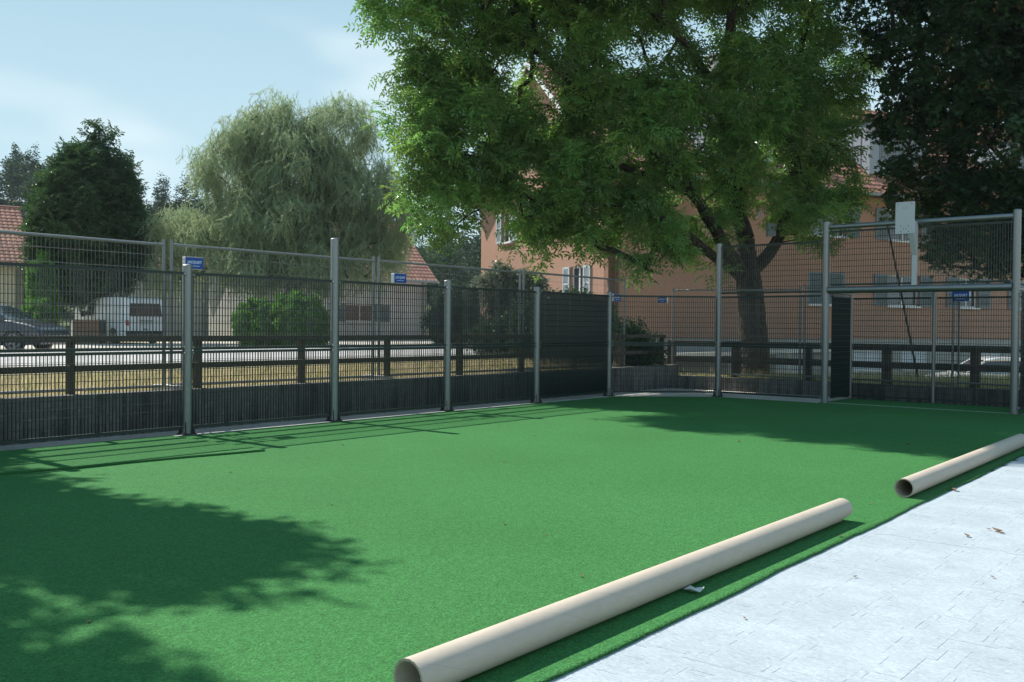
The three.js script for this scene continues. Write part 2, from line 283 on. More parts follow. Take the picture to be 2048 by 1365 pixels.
const gussetGeo = (() => { const b = new MB(); const A = (a) => { const c = Math.cos(a), s = Math.sin(a), P = (r, y, o) => V(c * r - s * o, y, s * r + c * o); const o = 0.005; b.quad(P(0.05, 0, o), P(0.105, 0, o), P(0.062, 0.16, o), P(0.05, 0.16, o)); b.quad(P(0.105, 0, -o), P(0.05, 0, -o), P(0.05, 0.16, -o), P(0.062, 0.16, -o)); b.quad(P(0.105, 0, -o), P(0.062, 0.16, -o), P(0.062, 0.16, o), P(0.105, 0, o)); }; for (const a of [0.8, 2.35, -0.8, -2.35]) A(a); b.box(0, 0.004, 0, 0.17, 0.012, 0.17); return b.geo(); })();
function addPost(parent, x, z, h, r = 0.058) { const p = part('post', postGeo(h, r), M.steel, parent, V(x, 0, z)); part('foot_gusset', gussetGeo, M.black, p); return p; }
const PL1 = panelGeo(2.16, 0.95), PC = panelGeo(2.03, 0.95), PE = panelGeo(2.01, 0.945), PD = panelGeo(2.16, 0.95, { depth: 0.0235 });
{
  const f = thing('court_fence', 'long dark green bar fence with grey steel posts in front of the stained wall', 'fence', V(0, 0, 16.1), Math.PI / 2);
  const hs = [2.07, 2.565, 2.07, 2.07, 2.565, 2.075, 2.06, 2.05];
  for (let k = 0; k < 8; k++) {
    addPost(f, k * 2.3, 0, hs[k]);
    if (k < 7) { const P = k === 6 ? PD : PL1; addPanel(f, P, k * 2.3 + 0.07, 0.07); addPanel(f, P, k * 2.3 + 0.07, 1.03); }
  }
}
{
  const a = Math.atan2(1.476, 1.594);
  const f = thing('court_fence', 'short angled dark green fence bay closing the far court corner', 'fence', V(0, 0, 0), a);
  addPanel(f, PC, 0.07, 0.07); addPanel(f, PC, 0.07, 1.03);
}
{
  const f = thing('court_fence', 'tall dark green end fence bay in front of the large tree trunk', 'fence', V(1.594, 0, -1.476), 0);
  addPost(f, 0, 0, 3.02);
  addPanel(f, PE, 0.07, 0.07); addPanel(f, PE, 0.07, 1.03); addPanel(f, PE, 0.07, 2.02);
}
{
  const f = thing('court_fence', 'dark green end fence bay on the far side of the goal', 'fence', V(6.894, 0, -1.476), 0);
  addPanel(f, PE, 0.09, 0.07); addPanel(f, PE, 0.09, 1.03);
  addPost(f, 2.15, 0, 2.1);
}
// goal
{
  const g = thing('goal', 'grey steel tube goal with green barred back and raised top frame', 'goal', V(3.747, 0, -1.476), 0), w = 3.147;
  for (const x of [0, w]) part('post', postGeo(3.315, 0.062), M.steel, g, V(x, 0, 0));
  part('crossbar', new MB().tube([V(0.05, 2.064, 0.02), V(w - 0.05, 2.064, 0.02)], 0.058, 22), M.steel, g);
  part('crossbar', new MB().tube([V(0.05, 2.03, -0.09), V(w - 0.05, 2.03, -0.09)], 0.03, 14), M.steel, g);
  part('top_bar', new MB().tube([V(0.05, 3.21, 0), V(w - 0.05, 3.21, 0)], 0.045, 18), M.steel, g);
  for (const x of [-0.075, 1.475, w - 0.02]) part('back_post', postGeo(2.05, 0.036), M.steel, g, V(x, 0, -1.479));
  for (const x of [-0.075, w - 0.02]) part('side_rail', new MB().tube([V(x + 0.03, 2.03, -0.1), V(x, 2.03, -1.45)], 0.03, 12), M.steel, g);
  const side = panelGeo(1.02, 1.92), b1 = panelGeo(1.44, 1.92), b2 = panelGeo(1.54, 1.92), up = panelGeo(1.42, 1.0);
  addPanel(g, side, -0.03, 0.06, -0.39, Math.PI / 2 + 0.03, false); addPanel(g, side, w + 0.01, 0.06, -0.39, Math.PI / 2, false);
  addPanel(g, b1, -0.02, 0.04, -1.479, 0, false); addPanel(g, b2, 1.53, 0.04, -1.479, 0, false);
  addPanel(g, up, 0.085, 2.14, -0.03, 0, false); addPanel(g, up, 1.645, 2.14, -0.03, 0, false);
  part('mast', new RoundedBoxGeometry(0.085, 1.05, 0.05, 2, 0.006), M.plate, g, V(1.57, 2.64, 0.04));
}
{
  const g = thing('backboard', 'small grey steel backboard plate bolted above the goal crossbar', 'backboard', V(5.222, 3.26, -1.2), 0);
  part('plate', new RoundedBoxGeometry(0.322, 0.545, 0.012, 2, 0.005), M.plate, g);
  for (const [x, y] of [[-0.12, 0.235], [0.11, 0.235], [-0.065, -0.14], [0.06, -0.14], [-0.065, -0.235], [0.06, -0.235]]) part('bolt_hole', new MB().tube([V(x, y, 0.0055), V(x, y, 0.0075)], 0.009, 8), M.black, g);
  for (const [x, y] of [[-0.02, 0.17], [0.025, 0.17], [-0.02, -0.19], [0.02, -0.185]]) part('slot', new MB().box(x, y, 0.0063, 0.008, 0.04, 0.002), M.shutter, g);
  const b = new MB(), T = (x) => [V(x, -0.05, -0.01), V(x, -0.27, -0.01), V(x, -0.62, -0.2), V(x, -0.62, -0.235), V(x, -0.05, -0.235)];
  const A = T(0.055), B = T(0.135); for (let k = 0; k < 5; k++) { const m = (k + 1) % 5; b.quad(A[k], A[m], B[m], B[k]); }
  for (const [S, o] of [[A, 1], [B, -1]]) for (let k = 1; k < 4; k++) o > 0 ? b.tri(S[0], S[k], S[k + 1]) : b.tri(S[0], S[k + 1], S[k]);
  part('bracket', b, M.plate, g);
}

// ------------------------------------------------------------------ temporary mesh fence panels
const herasLabel = [];
function heras(x0, z0, x1, z1, y0, y1, label, group) {
  const a = V(x0, y0, z0), L = Math.hypot(x1 - x0, z1 - z0), ry = Math.atan2(-(z1 - z0), x1 - x0), h = 1.96;
  const t = thing('mesh_fence_panel', label, 'fence panel', a, ry, group), slope = (y1 - y0) / L;
  const Y = (x, y) => y + slope * x;
  for (const x of [0.025, L - 0.025]) part('upright', new MB().tube([V(x, Y(x, 0), 0), V(x, Y(x, h + 0.03), 0)], 0.021, 10), M.zinc, t);
  for (const y of [0.09, h - 0.04]) part('cross_tube', new MB().tube([V(0.03, Y(0, y), 0), V(L - 0.03, Y(L, y), 0)], 0.019, 10), M.zinc, t);
  const m = new MB(); for (let x = 0.08; x < L - 0.05; x += 0.05) m.tube([V(x, Y(x, 0.14), 0), V(x, Y(x, h - 0.04), 0)], 0.0021, 4, false);
  for (let y = 0.25; y < h - 0.05; y += 0.17) m.tube([V(0.03, Y(0, y), 0.003), V(L - 0.03, Y(L, y), 0.003)], 0.0022, 4, false);
  stuff(part('wire_mesh', m, M.zinc, t));
  if (x0 < -0.7 && y0 > 0.4) part('foot_block', new RoundedBoxGeometry(0.2, 0.12, 0.55, 2, 0.02), M.concrete, t, V(0, 0.03 + Y(0, 0) * 0, 0));
  return t;
}
{
  const z = [16.1, 12.52, 8.945, 5.32, 1.65, -1.95], g = 'mesh panels standing along the stained wall';
  for (let k = 0; k < 5; k++) heras(-0.88, z[k] - 0.03, -0.88, z[k + 1] + 0.03, LEVEL + 0.01, LEVEL, ['wire mesh fence panel beside the broad street tree', 'wire mesh fence panel between the court fence and the dark blue car', 'wire mesh fence panel carrying the sign box above the short post, before the willow', 'wire mesh fence panel carrying the sign box below the white house roof', 'wire mesh fence panel before the tall dark shrub next to the court corner'][k], g);
  const x = [-0.62, 2.50, 5.48, 8.5, 11.6], g2 = 'mesh panels standing behind the goal wall';
  for (let k = 0; k < 4; k++) heras(x[k] + 0.03, -3.42, x[k + 1] - 0.03, -3.42, 0.28, 0.24, ['wire mesh fence panel behind the angled corner bay', 'wire mesh fence panel in front of the ash trunk', 'wire mesh fence panel directly behind the goal back', 'wire mesh fence panel past the goal on the side of the maple'][k], g2);
  const t = thing('fence_brace', 'slim galvanised brace tube leaning against the corner mesh panels', 'brace', V(-1.75, 0.42, -2.6));
  part('tube', new MB().tube([V(0.22, 0, 0), V(0.02, 2.02, 0.1)], 0.021, 10), M.zinc, t);
}
// blue clip-on sign boxes
function signTex(lines) {
  const c = document.createElement('canvas'); c.width = 512; c.height = 288; const x = c.getContext('2d');
  x.fillStyle = '#0b4a9e'; x.fillRect(0, 0, 512, 288); x.fillStyle = '#e9f1fa'; x.textAlign = 'center'; x.textBaseline = 'middle';
  x.font = 'bold 98px sans-serif'; x.fillText('JACQUET', 256, 122, 460);
  if (lines) { x.fillRect(110, 212, 292, 12); }
  const t = new THREE.CanvasTexture(c); t.colorSpace = THREE.SRGBColorSpace; return t;
}
M.sign = std({ map: signTex(true), roughness: 0.45 }); 
function signBox(pos, ry, label, w = 0.27, h = 0.155) {
  const t = thing('sign_box', label, 'sign', pos, ry, undefined);
  part('case', new RoundedBoxGeometry(w, h, 0.075, 2, 0.008), M.white, t);
  const b = new MB(); b.quad(V(-w / 2 + 0.004, -h / 2 + 0.004, 0.041), V(w / 2 - 0.004, -h / 2 + 0.004, 0.041), V(w / 2 - 0.004, h / 2 - 0.004, 0.041), V(-w / 2 + 0.004, h / 2 - 0.004, 0.041), 1, 1);
  b.box(0, 0, 0.0395, w - 0.004, h - 0.004, 0.002); for (let k = 8; k < b.u.length; k++) b.u[k] = 0.01;
  part('face', b, M.sign, t);
  return t;
}
signBox(V(-0.83, 2.15, 8.61), Math.PI / 2, 'blue sign box with white JACQUET lettering just above the short fence post');
signBox(V(-0.83, 2.115, 4.88), Math.PI / 2, 'blue sign box with white JACQUET lettering in front of the tiled house roof');
signBox(V(-0.83, 1.98, -1.48), Math.PI / 2, 'blue sign box clipped near the corner brace tube');
signBox(V(-0.79, 1.985, -3.36), 0, 'dark blue sign box beside the corner mesh uprights', 0.24, 0.15);
signBox(V(5.58, 1.985, -3.36), 0, 'blue sign box on the mesh panel behind the goal back', 0.3, 0.2);

// ------------------------------------------------------------------ post-and-rail wooden fences
{
  const t = thing('wooden_fence', 'weathered brown post and rail fence on top of the stained wall', 'fence', V(-0.66, LEVEL, 15.41), Math.PI / 2);
  for (let k = 0; k < 12; k++) part('post', new RoundedBoxGeometry(0.085, 0.76, 0.085, 1, 0.008), M.wood, t, V(0.05 + k * 1.68, 0.36, 0));
  for (const y of [0.71, 0.362]) for (let k = 0; k < 11; k++) part('rail', new RoundedBoxGeometry(1.672, y > 0.5 ? 0.074 : 0.076, 0.05, 1, 0.008), M.wood, t, V(0.05 + 1.68 * (k + 0.5), y, 0.081));
}
{
  const t = thing('wooden_fence', 'dark brown post and rail fence standing behind the goal end wall', 'fence', V(-0.7, 0.25, -3.62), 0);
  for (let k = 0; k < 9; k++) part('post', new RoundedBoxGeometry(0.17, 0.85, 0.12, 1, 0.008), M.wood, t, V(0.0 + k * 1.62, 0.39, 0));
  for (const y of [0.75, 0.40]) for (let k = 0; k < 4; k++) part('rail', new RoundedBoxGeometry(3.2, 0.13, 0.05, 1, 0.008), M.wood, t, V(1.62 * (2 * k + 1), y, 0.087));
}

// ------------------------------------------------------------------ cardboard tubes
function cardTube(a, b, r, label, torn) {
  const d = b.clone().sub(a), L = d.length(), t = thing('cardboard_tube', label, 'tube', a, Math.atan2(-d.z, d.x), 'long cardboard turf cores');
  const seg = 48, outer = new MB(), inner = new MB(), rim = new MB(), ri = r - 0.0095, rr = rng(L * 100 | 0);
  const end0 = [], end1 = []; for (let s = 0; s <= seg; s++) { end0.push((rr() - .5) * 0.004); end1.push(L + (rr() - .5) * 0.004); }
  end0[seg] = end0[0]; end1[seg] = end1[0];
  if (torn) for (let s = 0; s <= seg; s++) { const a2 = s / seg * Math.PI * 2; const u = Math.sin(a2), w = Math.cos(a2); if (w > -0.3 && u < -0.15) end1[s] -= 0.15 * smooth(-0.15, -0.6, u) * (0.8 + .4 * rr()); if (s === 36 || s === 37) end1[s] += 0.03; }
  const ring = (mb, rad, xs, inv) => { const o = []; for (let s = 0; s <= seg; s++) { const a2 = s / seg * Math.PI * 2, n = V(0, Math.sin(a2), Math.cos(a2)); o.push(mb.vert(V(xs[s], r + rad * n.y, rad * n.z), inv ? n.clone().negate() : n, s / seg * 0.47, xs[s])); } return o; };
  const join = (mb, A, B, inv) => { for (let s = 0; s < seg; s++) inv ? mb.i.push(A[s], B[s + 1], A[s + 1], A[s], B[s], B[s + 1]) : mb.i.push(A[s], A[s + 1], B[s + 1], A[s], B[s + 1], B[s]); };
  const lerp = (f) => end0.map((v, k) => mix(v, end1[k], f));
  let prev = null; for (const f of [0, 0.02, 0.25, 0.5, 0.75, 0.97, 1]) { const o = ring(outer, r, lerp(f)); if (prev) join(outer, prev, o, true); prev = o; }
  prev = null; for (const f of [0, 0.02, 0.5, 0.97, 1]) { const o = ring(inner, ri, lerp(f), true); if (prev) join(inner, prev, o, false); prev = o; }
  for (const E of [end0, end1]) { const A = ring(rim, r, E), B = ring(rim, ri, E); join(rim, A, B, E === end1); }
  for (let k = 0; k < rim.n.length; k += 3) { rim.n[k] = rim.p[k] < L / 2 ? -1 : 1; rim.n[k + 1] = rim.n[k + 2] = 0; }
  part('tube_wall', outer, M.card, t); part('tube_lining', inner, M.card, t); part('cut_rim', rim, M.cardEdge, t);
  return t;
}
cardTube(V(8.035, 0.001, 13.24), V(7.995, 0.001, 8.93), 0.0755, 'long beige cardboard tube with a torn far end lying on the turf edge', true);
cardTube(V(8.04, 0.001, 7.72), V(7.985, 0.001, 3.32), 0.0765, 'long beige cardboard tube whose shadow crosses onto the blue pads', false);
// ------------------------------------------------------------------ roofs and houses
function tileRoof(mb, p0, along, up, L, H, rowH = 0.33, colW = 0.24, seed = 1, tone = [0.36, 0.175, 0.125]) {
  // p0 eave corner, along = unit vector along the eave, up = unit vector up the slope; overlapping rows of curved tiles
  const n = along.clone().cross(up).normalize(), rows = Math.ceil(H / rowH), cols = Math.ceil(L / colW), r = rng(seed); if (!mb.c) mb.c = [];
  const at = (a, u, h) => p0.clone().addScaledVector(along, a).addScaledVector(up, u).addScaledVector(n, h);
  for (let j = 0; j < rows; j++) {
    const u0 = j * rowH, u1 = Math.min(H, u0 + rowH * 1.06), off = (r() - .5) * 0.01;
    for (let i = 0; i < cols; i++) {
      const a0 = i * colW, a1 = Math.min(L, a0 + colW), k = 0.78 + 0.44 * r(), c = [tone[0] * k, tone[1] * k * (0.94 + .12 * r()), tone[2] * k * (.92 + .16 * r())], pr = [[0, 0.0], [0.28, 0.03], [0.55, 0.032], [0.82, 0.004], [1, 0]];
      let prev = null;
      for (const [q, hh] of pr) {
        const a = mix(a0, a1, q), nn = n.clone().addScaledVector(along, (q < 0.3 ? -0.45 : q > 0.6 ? 0.45 : 0)).normalize();
        const lo = mb.vert(at(a, u0, hh + 0.045 + off), nn, a, u0), hi = mb.vert(at(a, u1, hh + 0.005), nn, a, u1), un = mb.vert(at(a, u0 + 0.004, off - 0.01), up.clone().negate(), a, u0), lo2 = mb.vert(at(a, u0, hh + 0.045 + off), up.clone().negate(), a, u0);
        for (let m = 0; m < 4; m++) mb.c.push(...c);
        if (prev) { mb.i.push(prev[0], lo, hi, prev[0], hi, prev[1]); mb.i.push(prev[2], un, lo2, prev[2], lo2, prev[3]); }
        prev = [lo, hi, un, lo2];
      }
    }
  }
}
function wallGeo(w, h, holes, depth = 0.3, gable) {   // wall in the xy plane, outer face at z = 0
  const pts = [[0, 0], [w, 0], [w, h]]; if (gable) pts.push([w / 2, gable]); pts.push([0, h]);
  const s = new THREE.Shape(pts.map(([x, y]) => new THREE.Vector2(x, y)));
  for (const [x, y, ww, hh] of holes) { const q = new THREE.Path(); q.moveTo(x, y); q.lineTo(x, y + hh); q.lineTo(x + ww, y + hh); q.lineTo(x + ww, y); s.holes.push(q); }
  const g = new THREE.ExtrudeGeometry(s, { depth, bevelEnabled: false }); g.translate(0, 0, -depth); return g;
}
function shutterGeo(w, h) { const b = new MB(); for (const x of [0.04, w - 0.04]) b.box(x, h / 2, 0.02, 0.08, h, 0.04); for (const y of [0.04, h / 2, h - 0.04]) b.box(w / 2, y, 0.02, w - 0.16, 0.08, 0.038); for (let y = 0.1; y < h - 0.08; y += 0.055) { const m = new THREE.Matrix4().makeRotationX(0.5).setPosition(w / 2, y, 0.018); b.box(0, 0, 0, w - 0.16, 0.05, 0.01, m); } return b.geo(); }
function addWindow(parent, x, y, w, h, { shutters = 'open', shutterMat = M.shutter, depth = 0.14, sw, ry = 0, ox = 0, oz = 0, leafs = 2, paneMat = M.glass } = {}) {
  const g = new THREE.Group(); g.name = 'window'; parent.add(g); g.position.set(ox, 0, oz); g.rotation.y = ry;
  const f = new MB(), t = 0.06; f.box(x + w / 2, y + t / 2, -depth, w, t, 0.06).box(x + w / 2, y + h - t / 2, -depth, w, t, 0.06).box(x + t / 2, y + h / 2, -depth, t, h - 2 * t, 0.06).box(x + w - t / 2, y + h / 2, -depth, t, h - 2 * t, 0.06);
  for (let k = 1; k < leafs; k++) f.box(x + w * k / leafs, y + h / 2, -depth, 0.09, h - 2 * t, 0.062);
  part('frame', f, M.frameWhite, g);
  for (let k = 0; k < leafs; k++) part('pane', new MB().box(x + w * (k + .5) / leafs, y + h / 2, -depth - 0.005, w / leafs - 0.1, h - 2 * t - 0.01, 0.012), paneMat, g);
  part('sill', new MB().box(x + w / 2, y - 0.035, 0.02, w + 0.12, 0.07, 0.2), M.frameWhite, g);
  if (shutters === 'open') for (const s of [-1, 1]) { const W2 = sw ?? w / 2; const m = part('shutter', shutterGeo(W2, h), shutterMat, g, V(s < 0 ? x - W2 - 0.01 : x + w + 0.01, y, 0.02)); void m; }
  if (shutters === 'closed') for (const s of [0, 1]) part('shutter', shutterGeo(w / 2 - 0.005, h - 0.01), shutterMat, g, V(x + s * w / 2 + 0.002, y + 0.005, -0.05));
  return g;
}
// orange apartment building behind the large tree
{
  const a = 26 * Math.PI / 180, o = W(3.5, -1.0, 35), ry = YAW + a, Lb = 34, Wb = 11.4, y0 = -1.0, top = 7.55 - y0, ridge = 12.35 - y0;
  const b = thing('apartment_building', 'long orange rendered apartment building with red tiled roof and grey shutters', 'building', o, ry);
  // local x along the front, z towards the court, y from the basement floor
  const pl = 1.95, wy1 = 2.37 - y0, wy2 = 5.2 - y0, cols = [[9.62, 2.0, 'closed'], [14.08, 1.92, 'open'], [18.5, 1.25, 'open'], [22.6, 1.9, 'open'], [27, 1.3, 'open']];
  const holes = []; for (const [x, w] of cols) holes.push([x, wy1 - pl, w, 1.34], [x, wy2 - pl, w, 1.34]);
  part('wall', wallGeo(Lb, top - pl, holes), M.orange, b, V(0, pl, 0));
  const bh = [[5.6, 0.6, 1.3, 0.87], [8.0, 0.6, 1.5, 0.87], [12.2, 0.6, 1.75, 0.87], [15.1, 0.6, 1.6, 0.87], [20.1, 0.6, 1.5, 0.87], [24, 0.6, 1.8, 0.87]];
  part('basement_wall', wallGeo(Lb, pl, bh), M.plinth, b, V(0, 0, -0.05));
  for (const [x, y, w, h] of bh) { const g = addWindow(b, x, y, w, h, { shutters: 'none', depth: 0.1, paneMat: M.blind }); g.position.z = -0.05; }
  for (const [x, w, s] of cols) { addWindow(b, x, wy1, w, 1.34, { shutters: s, sw: 0.8 }); addWindow(b, x, wy2, w, 1.34, { shutters: s === 'closed' ? 'open' : s, sw: 0.75 }); }
  const gw = [[2.3, 5.1 - y0 - pl, 1.05, 1.3], [2.3, 2.25 - y0 - pl, 1.05, 1.3], [8.6, 2.35 - y0 - pl, 1.05, 1.35], [8.6, 5.2 - y0 - pl, 1.05, 1.3], [5.2, 8.2 - y0 - pl, 1.0, 1.2]];
  part('gable_wall', wallGeo(Wb, top - pl, gw, 0.3, ridge - pl - 0.2), M.orange, b, V(0, pl, -Wb), -Math.PI / 2);
  part('basement_wall', wallGeo(Wb, pl, []), M.plinth, b, V(0.05, 0, -Wb), -Math.PI / 2);
  for (const [x, y, w, h] of gw) addWindow(b, x, y + pl, w, h, { shutters: 'open', shutterMat: M.shutterPale, ry: -Math.PI / 2, oz: -Wb });
  part('gable_wall', wallGeo(Wb, top - pl, [], 0.3, ridge - pl - 0.2), M.orange, b, V(Lb, pl, 0), Math.PI / 2);
  part('wall', new MB().box(Lb / 2, top / 2, -Wb + 0.15, Lb - 0.7, top, 0.3), M.orange, b);
  const roof = new MB(), ov = 0.7, slopeL = Math.hypot(Wb / 2 + ov, (ridge - top) * (Wb / 2 + ov) / (Wb / 2)), dy = (ridge - top) / (Wb / 2), up = V(0, dy, -1).normalize(), up2 = V(0, dy, 1).normalize();
  tileRoof(roof, V(-0.55, top - dy * ov + 0.05, ov), V(1, 0, 0), up, Lb + 1.1, slopeL, 0.34, 0.25, 3);
  tileRoof(roof, V(Lb + 0.55, top - dy * ov + 0.05, -Wb - ov), V(-1, 0, 0), up2, Lb + 1.1, slopeL, 0.34, 0.5, 4);
  const rf = stuff(part('tile_roof', roof, M.tile, b));
  const ft = new MB(); for (const [zz, s] of [[0, 1], [-Wb, -1]]) for (const x of [-0.55, Lb + 0.55]) ft.beam(V(x, ridge - 0.06, -Wb / 2), V(x, top - dy * ov - 0.06, zz + s * ov), 0.05, 0.2);
  part('verge_board', ft, M.frameWhite, rf);
  part('gutter', new MB().tube([V(-0.5, top - dy * ov, ov + 0.06), V(Lb + 0.5, top - dy * ov, ov + 0.06)], 0.07, 8), M.zinc, b);
  part('eave_soffit', new MB().box(Lb / 2, top - dy * ov + 0.02, ov / 2, Lb + 1, 0.05, ov - 0.04), M.fascia, b);
  part('downpipe', new MB().tube([V(0.35, 0.2, 0.09), V(0.35, top - 0.4, 0.09), V(0.35, top - dy * ov, ov)], 0.05, 8), M.fascia, b);
  // dormers with pale cladding
  for (const x of [4.6, 13.3, 22.5]) {
    const d = new THREE.Group(); d.name = 'dormer'; b.add(d); d.position.set(x, 0, 0);
    const yb = top + 0.5, zf = -0.35, yt = top + 2.75, zb = -(yt - top) / dy + 0.1, w = 3.4;
    const k = new MB(); for (const s of [0, w]) { const A = V(s, yb - 0.1, zf), B = V(s, yt, zf), C = V(s, yt, zb), dd = s ? 1 : -1; if (dd > 0) k.tri(A, C, B); else k.tri(A, B, C); const i = s ? s - 0.08 : 0.08; if (dd > 0) k.tri(V(i, A.y, A.z), V(i, B.y, B.z), V(i, C.y, C.z)); else k.tri(V(i, A.y, A.z), V(i, C.y, C.z), V(i, B.y, B.z)); }
    k.box(w / 2, (yb + yt) / 2, zf - 0.04, w - 0.01, yt - yb, 0.08);
    part('cladding', k, M.cladding, d);
    const seam = new MB(); for (let z = zf - 0.5; z > zb + 0.3; z -= 0.5) { const h = yt - (top - z * 0 + dy * -z); seam.box(-0.012, yt - h / 2, z, 0.02, h, 0.03); } part('seam', seam, M.zinc, d);
    for (const q of [0, 1]) { part('dormer_window', new MB().box(w / 2 - 0.55 + q * 1.1, (yb + yt) / 2 + 0.15, zf + 0.012, 0.95, 1.1, 0.04), M.glass, d); } part('window_frame', new MB().box(w / 2, (yb + yt) / 2 + 0.15, zf + 0.004, 2.26, 1.3, 0.03), M.shutter, d);
    const rt = new MB(); tileRoof(rt, V(-0.3, yt + 0.12, zf + 0.5), V(1, 0, 0), V(0, 0.28, -1).normalize(), w + 0.6, 4.6, 0.34, 0.25, 8 + x | 0); stuff(part('dormer_roof', rt, M.tile, d));
    part('fascia', new MB().box(w / 2, yt + 0.04, zf + 0.25, w + 0.6, 0.2, 0.5), M.fascia, d);
  }
  part('chimney', new MB().box(8.6, ridge + 0.3, -Wb / 2 + 0.8, 0.8, 1.9, 0.7), M.plinth, rf);
}
// street houses, all set parallel to the court's long fence: front faces +x
function house(pos, Lh, Dh, eave, ridge, wallM, label, holes, seed, { pitchOver = 0.5, tone, shut = true } = {}) {
  const b = thing('house', label, 'house', pos, 75 * Math.PI / 180);   // local x -> -z (world), local z -> +x
  part('wall', wallGeo(Lh, eave, holes), wallM, b);
  for (const [x, y, w, h] of holes) if (y > 0.2) addWindow(b, x, y, w, h, { shutters: shut ? 'open' : 'none' });
  for (const s of [0, 1]) part('gable_wall', wallGeo(Dh, eave, [], 0.3, ridge - 0.15), wallM, b, V(s ? Lh : 0, 0, s ? 0 : -Dh), s ? Math.PI / 2 : -Math.PI / 2);
  part('wall', new MB().box(Lh / 2, eave / 2, -Dh + 0.15, Lh - 0.62, eave, 0.3), wallM, b);
  const dy = (ridge - eave) / (Dh / 2), ov = pitchOver, sl = Math.hypot(Dh / 2 + ov, dy * (Dh / 2 + ov)), r = new MB();
  tileRoof(r, V(-0.5, eave - dy * ov + 0.06, ov), V(1, 0, 0), V(0, dy, -1).normalize(), Lh + 1, sl, 0.35, 0.26, seed, tone);
  tileRoof(r, V(Lh + 0.5, eave - dy * ov + 0.06, -Dh - ov), V(-1, 0, 0), V(0, dy, 1).normalize(), Lh + 1, sl, 0.35, 0.5, seed + 1, tone);
  const rf = stuff(part('tile_roof', r, M.tile, b));
  const f = new MB(); for (const [zz, s] of [[0, 1], [-Dh, -1]]) for (const x of [-0.5, Lh + 0.5]) f.beam(V(x, ridge - 0.06, -Dh / 2), V(x, eave - dy * ov - 0.05, zz + s * ov), 0.05, 0.18);
  part('verge_board', f, M.fascia, rf);
  part('ridge_cap', new MB().tube([V(-0.5, ridge + 0.06, -Dh / 2), V(Lh + 0.5, ridge + 0.06, -Dh / 2)], 0.11, 8), std({ color: lin(0.28, 0.13, 0.09), roughness: 0.9 }), rf);
  part('gutter', new MB().tube([V(-0.5, eave - dy * ov + 0.03, ov + 0.05), V(Lh + 0.5, eave - dy * ov + 0.03, ov + 0.05)], 0.07, 8), M.zinc, b);
  part('downpipe', new MB().tube([V(Lh - 0.3, 0.1, 0.08), V(Lh - 0.3, eave - 0.3, 0.08), V(Lh - 0.3, eave - dy * ov, ov)], 0.05, 8), M.zinc, b);
  return b;
}
house(V(-46.2, LEVEL, 4.3), 12, 9, 4.23, 7.47, M.cream, 'cream walled house with red tiled roof standing behind the dark blue car', [[3.2, 1.0, 1.0, 1.2], [8.9, 1.4, 1.0, 1.2]], 31);
house(V(-36.85, LEVEL, -8.4), 5.6, 6.0, 3.95, 6.2, M.greyWall, 'plain grey garage building with tiled roof behind the white van', [], 41, { tone: [0.42, 0.235, 0.185] });
house(V(-33.35, LEVEL, -15.5), 10.6, 9, 3.91, 7.43, M.whiteWall, 'white house with tiled roof half hidden behind the willow', [[1.2, 1.0, 1.3, 1.2], [5.2, 1.1, 1.9, 1.0]], 51, { tone: [0.43, 0.22, 0.16] });

// ------------------------------------------------------------------ trees
function leafShape(L, w, fold = 0.25) { const b = new MB(); const base = V(0, 0, 0), tip = V(L, -L * 0.12, 0), l = V(L * 0.45, w * fold, w / 2), r = V(L * 0.45, w * fold, -w / 2); b.tri(base, l, tip); b.tri(base, tip, r); return b.geo(); }
function pinnate(L, pairs, leaflet, lw, r) {
  const parts = []; const add = (x, s) => { const g = leafShape(leaflet * (0.85 + .3 * r()), lw, 0.3), m = new THREE.Matrix4().makeRotationFromEuler(new THREE.Euler((r() - .5) * .7, s * (1.0 + r() * .25), -0.25 + (r() - .5) * .5, 'YXZ')); g.applyMatrix4(m); g.translate(x, -0.35 * x * x / L, 0); parts.push(g); };
  for (let k = 0; k < pairs; k++) { const x = L * (0.25 + 0.7 * k / (pairs - 1)); add(x, 1); add(x, -1); }
  const t = leafShape(leaflet * 1.1, lw, .3); t.rotateZ(-0.5); t.translate(L, -0.35 * L, 0); parts.push(t);
  return mergeGeometries(parts);
}
function spray(n, make, r, spread = 0.16, up = 0.2) {   // several leaves leaving one twig tip
  const parts = [];
  for (let k = 0; k < n; k++) { const g = make(r), az = k / n * Math.PI * 2 + r() * .9, el = up + (r() - .6) * 0.9; g.applyMatrix4(new THREE.Matrix4().makeRotationFromEuler(new THREE.Euler((r() - .5) * .8, az, el, 'YZX'))); g.translate((r() - .5) * spread, (r() - .5) * spread, (r() - .5) * spread); parts.push(g); }
  return mergeGeometries(parts);
}
function mapleLeaf(S, r) {
  const lobes = [[0, 1], [0.95, 0.8], [-0.95, 0.8], [1.9, 0.5], [-1.9, 0.5]], b = new MB();
  for (const [a, l] of lobes) { const A = (ang, d) => V(Math.cos(ang) * d * S * 0.62 + S * .3, -d * S * 0.10 + Math.abs(Math.sin(ang)) * d * S * 0.1, Math.sin(ang) * d * S * 0.62); b.tri(A(a - 0.5, 0.42), A(a, l), A(a + 0.5, 0.42)); b.tri(V(S * .3, 0, 0), A(a - 0.5, 0.42), A(a + 0.5, 0.42)); }
  void r; return b.geo();
}
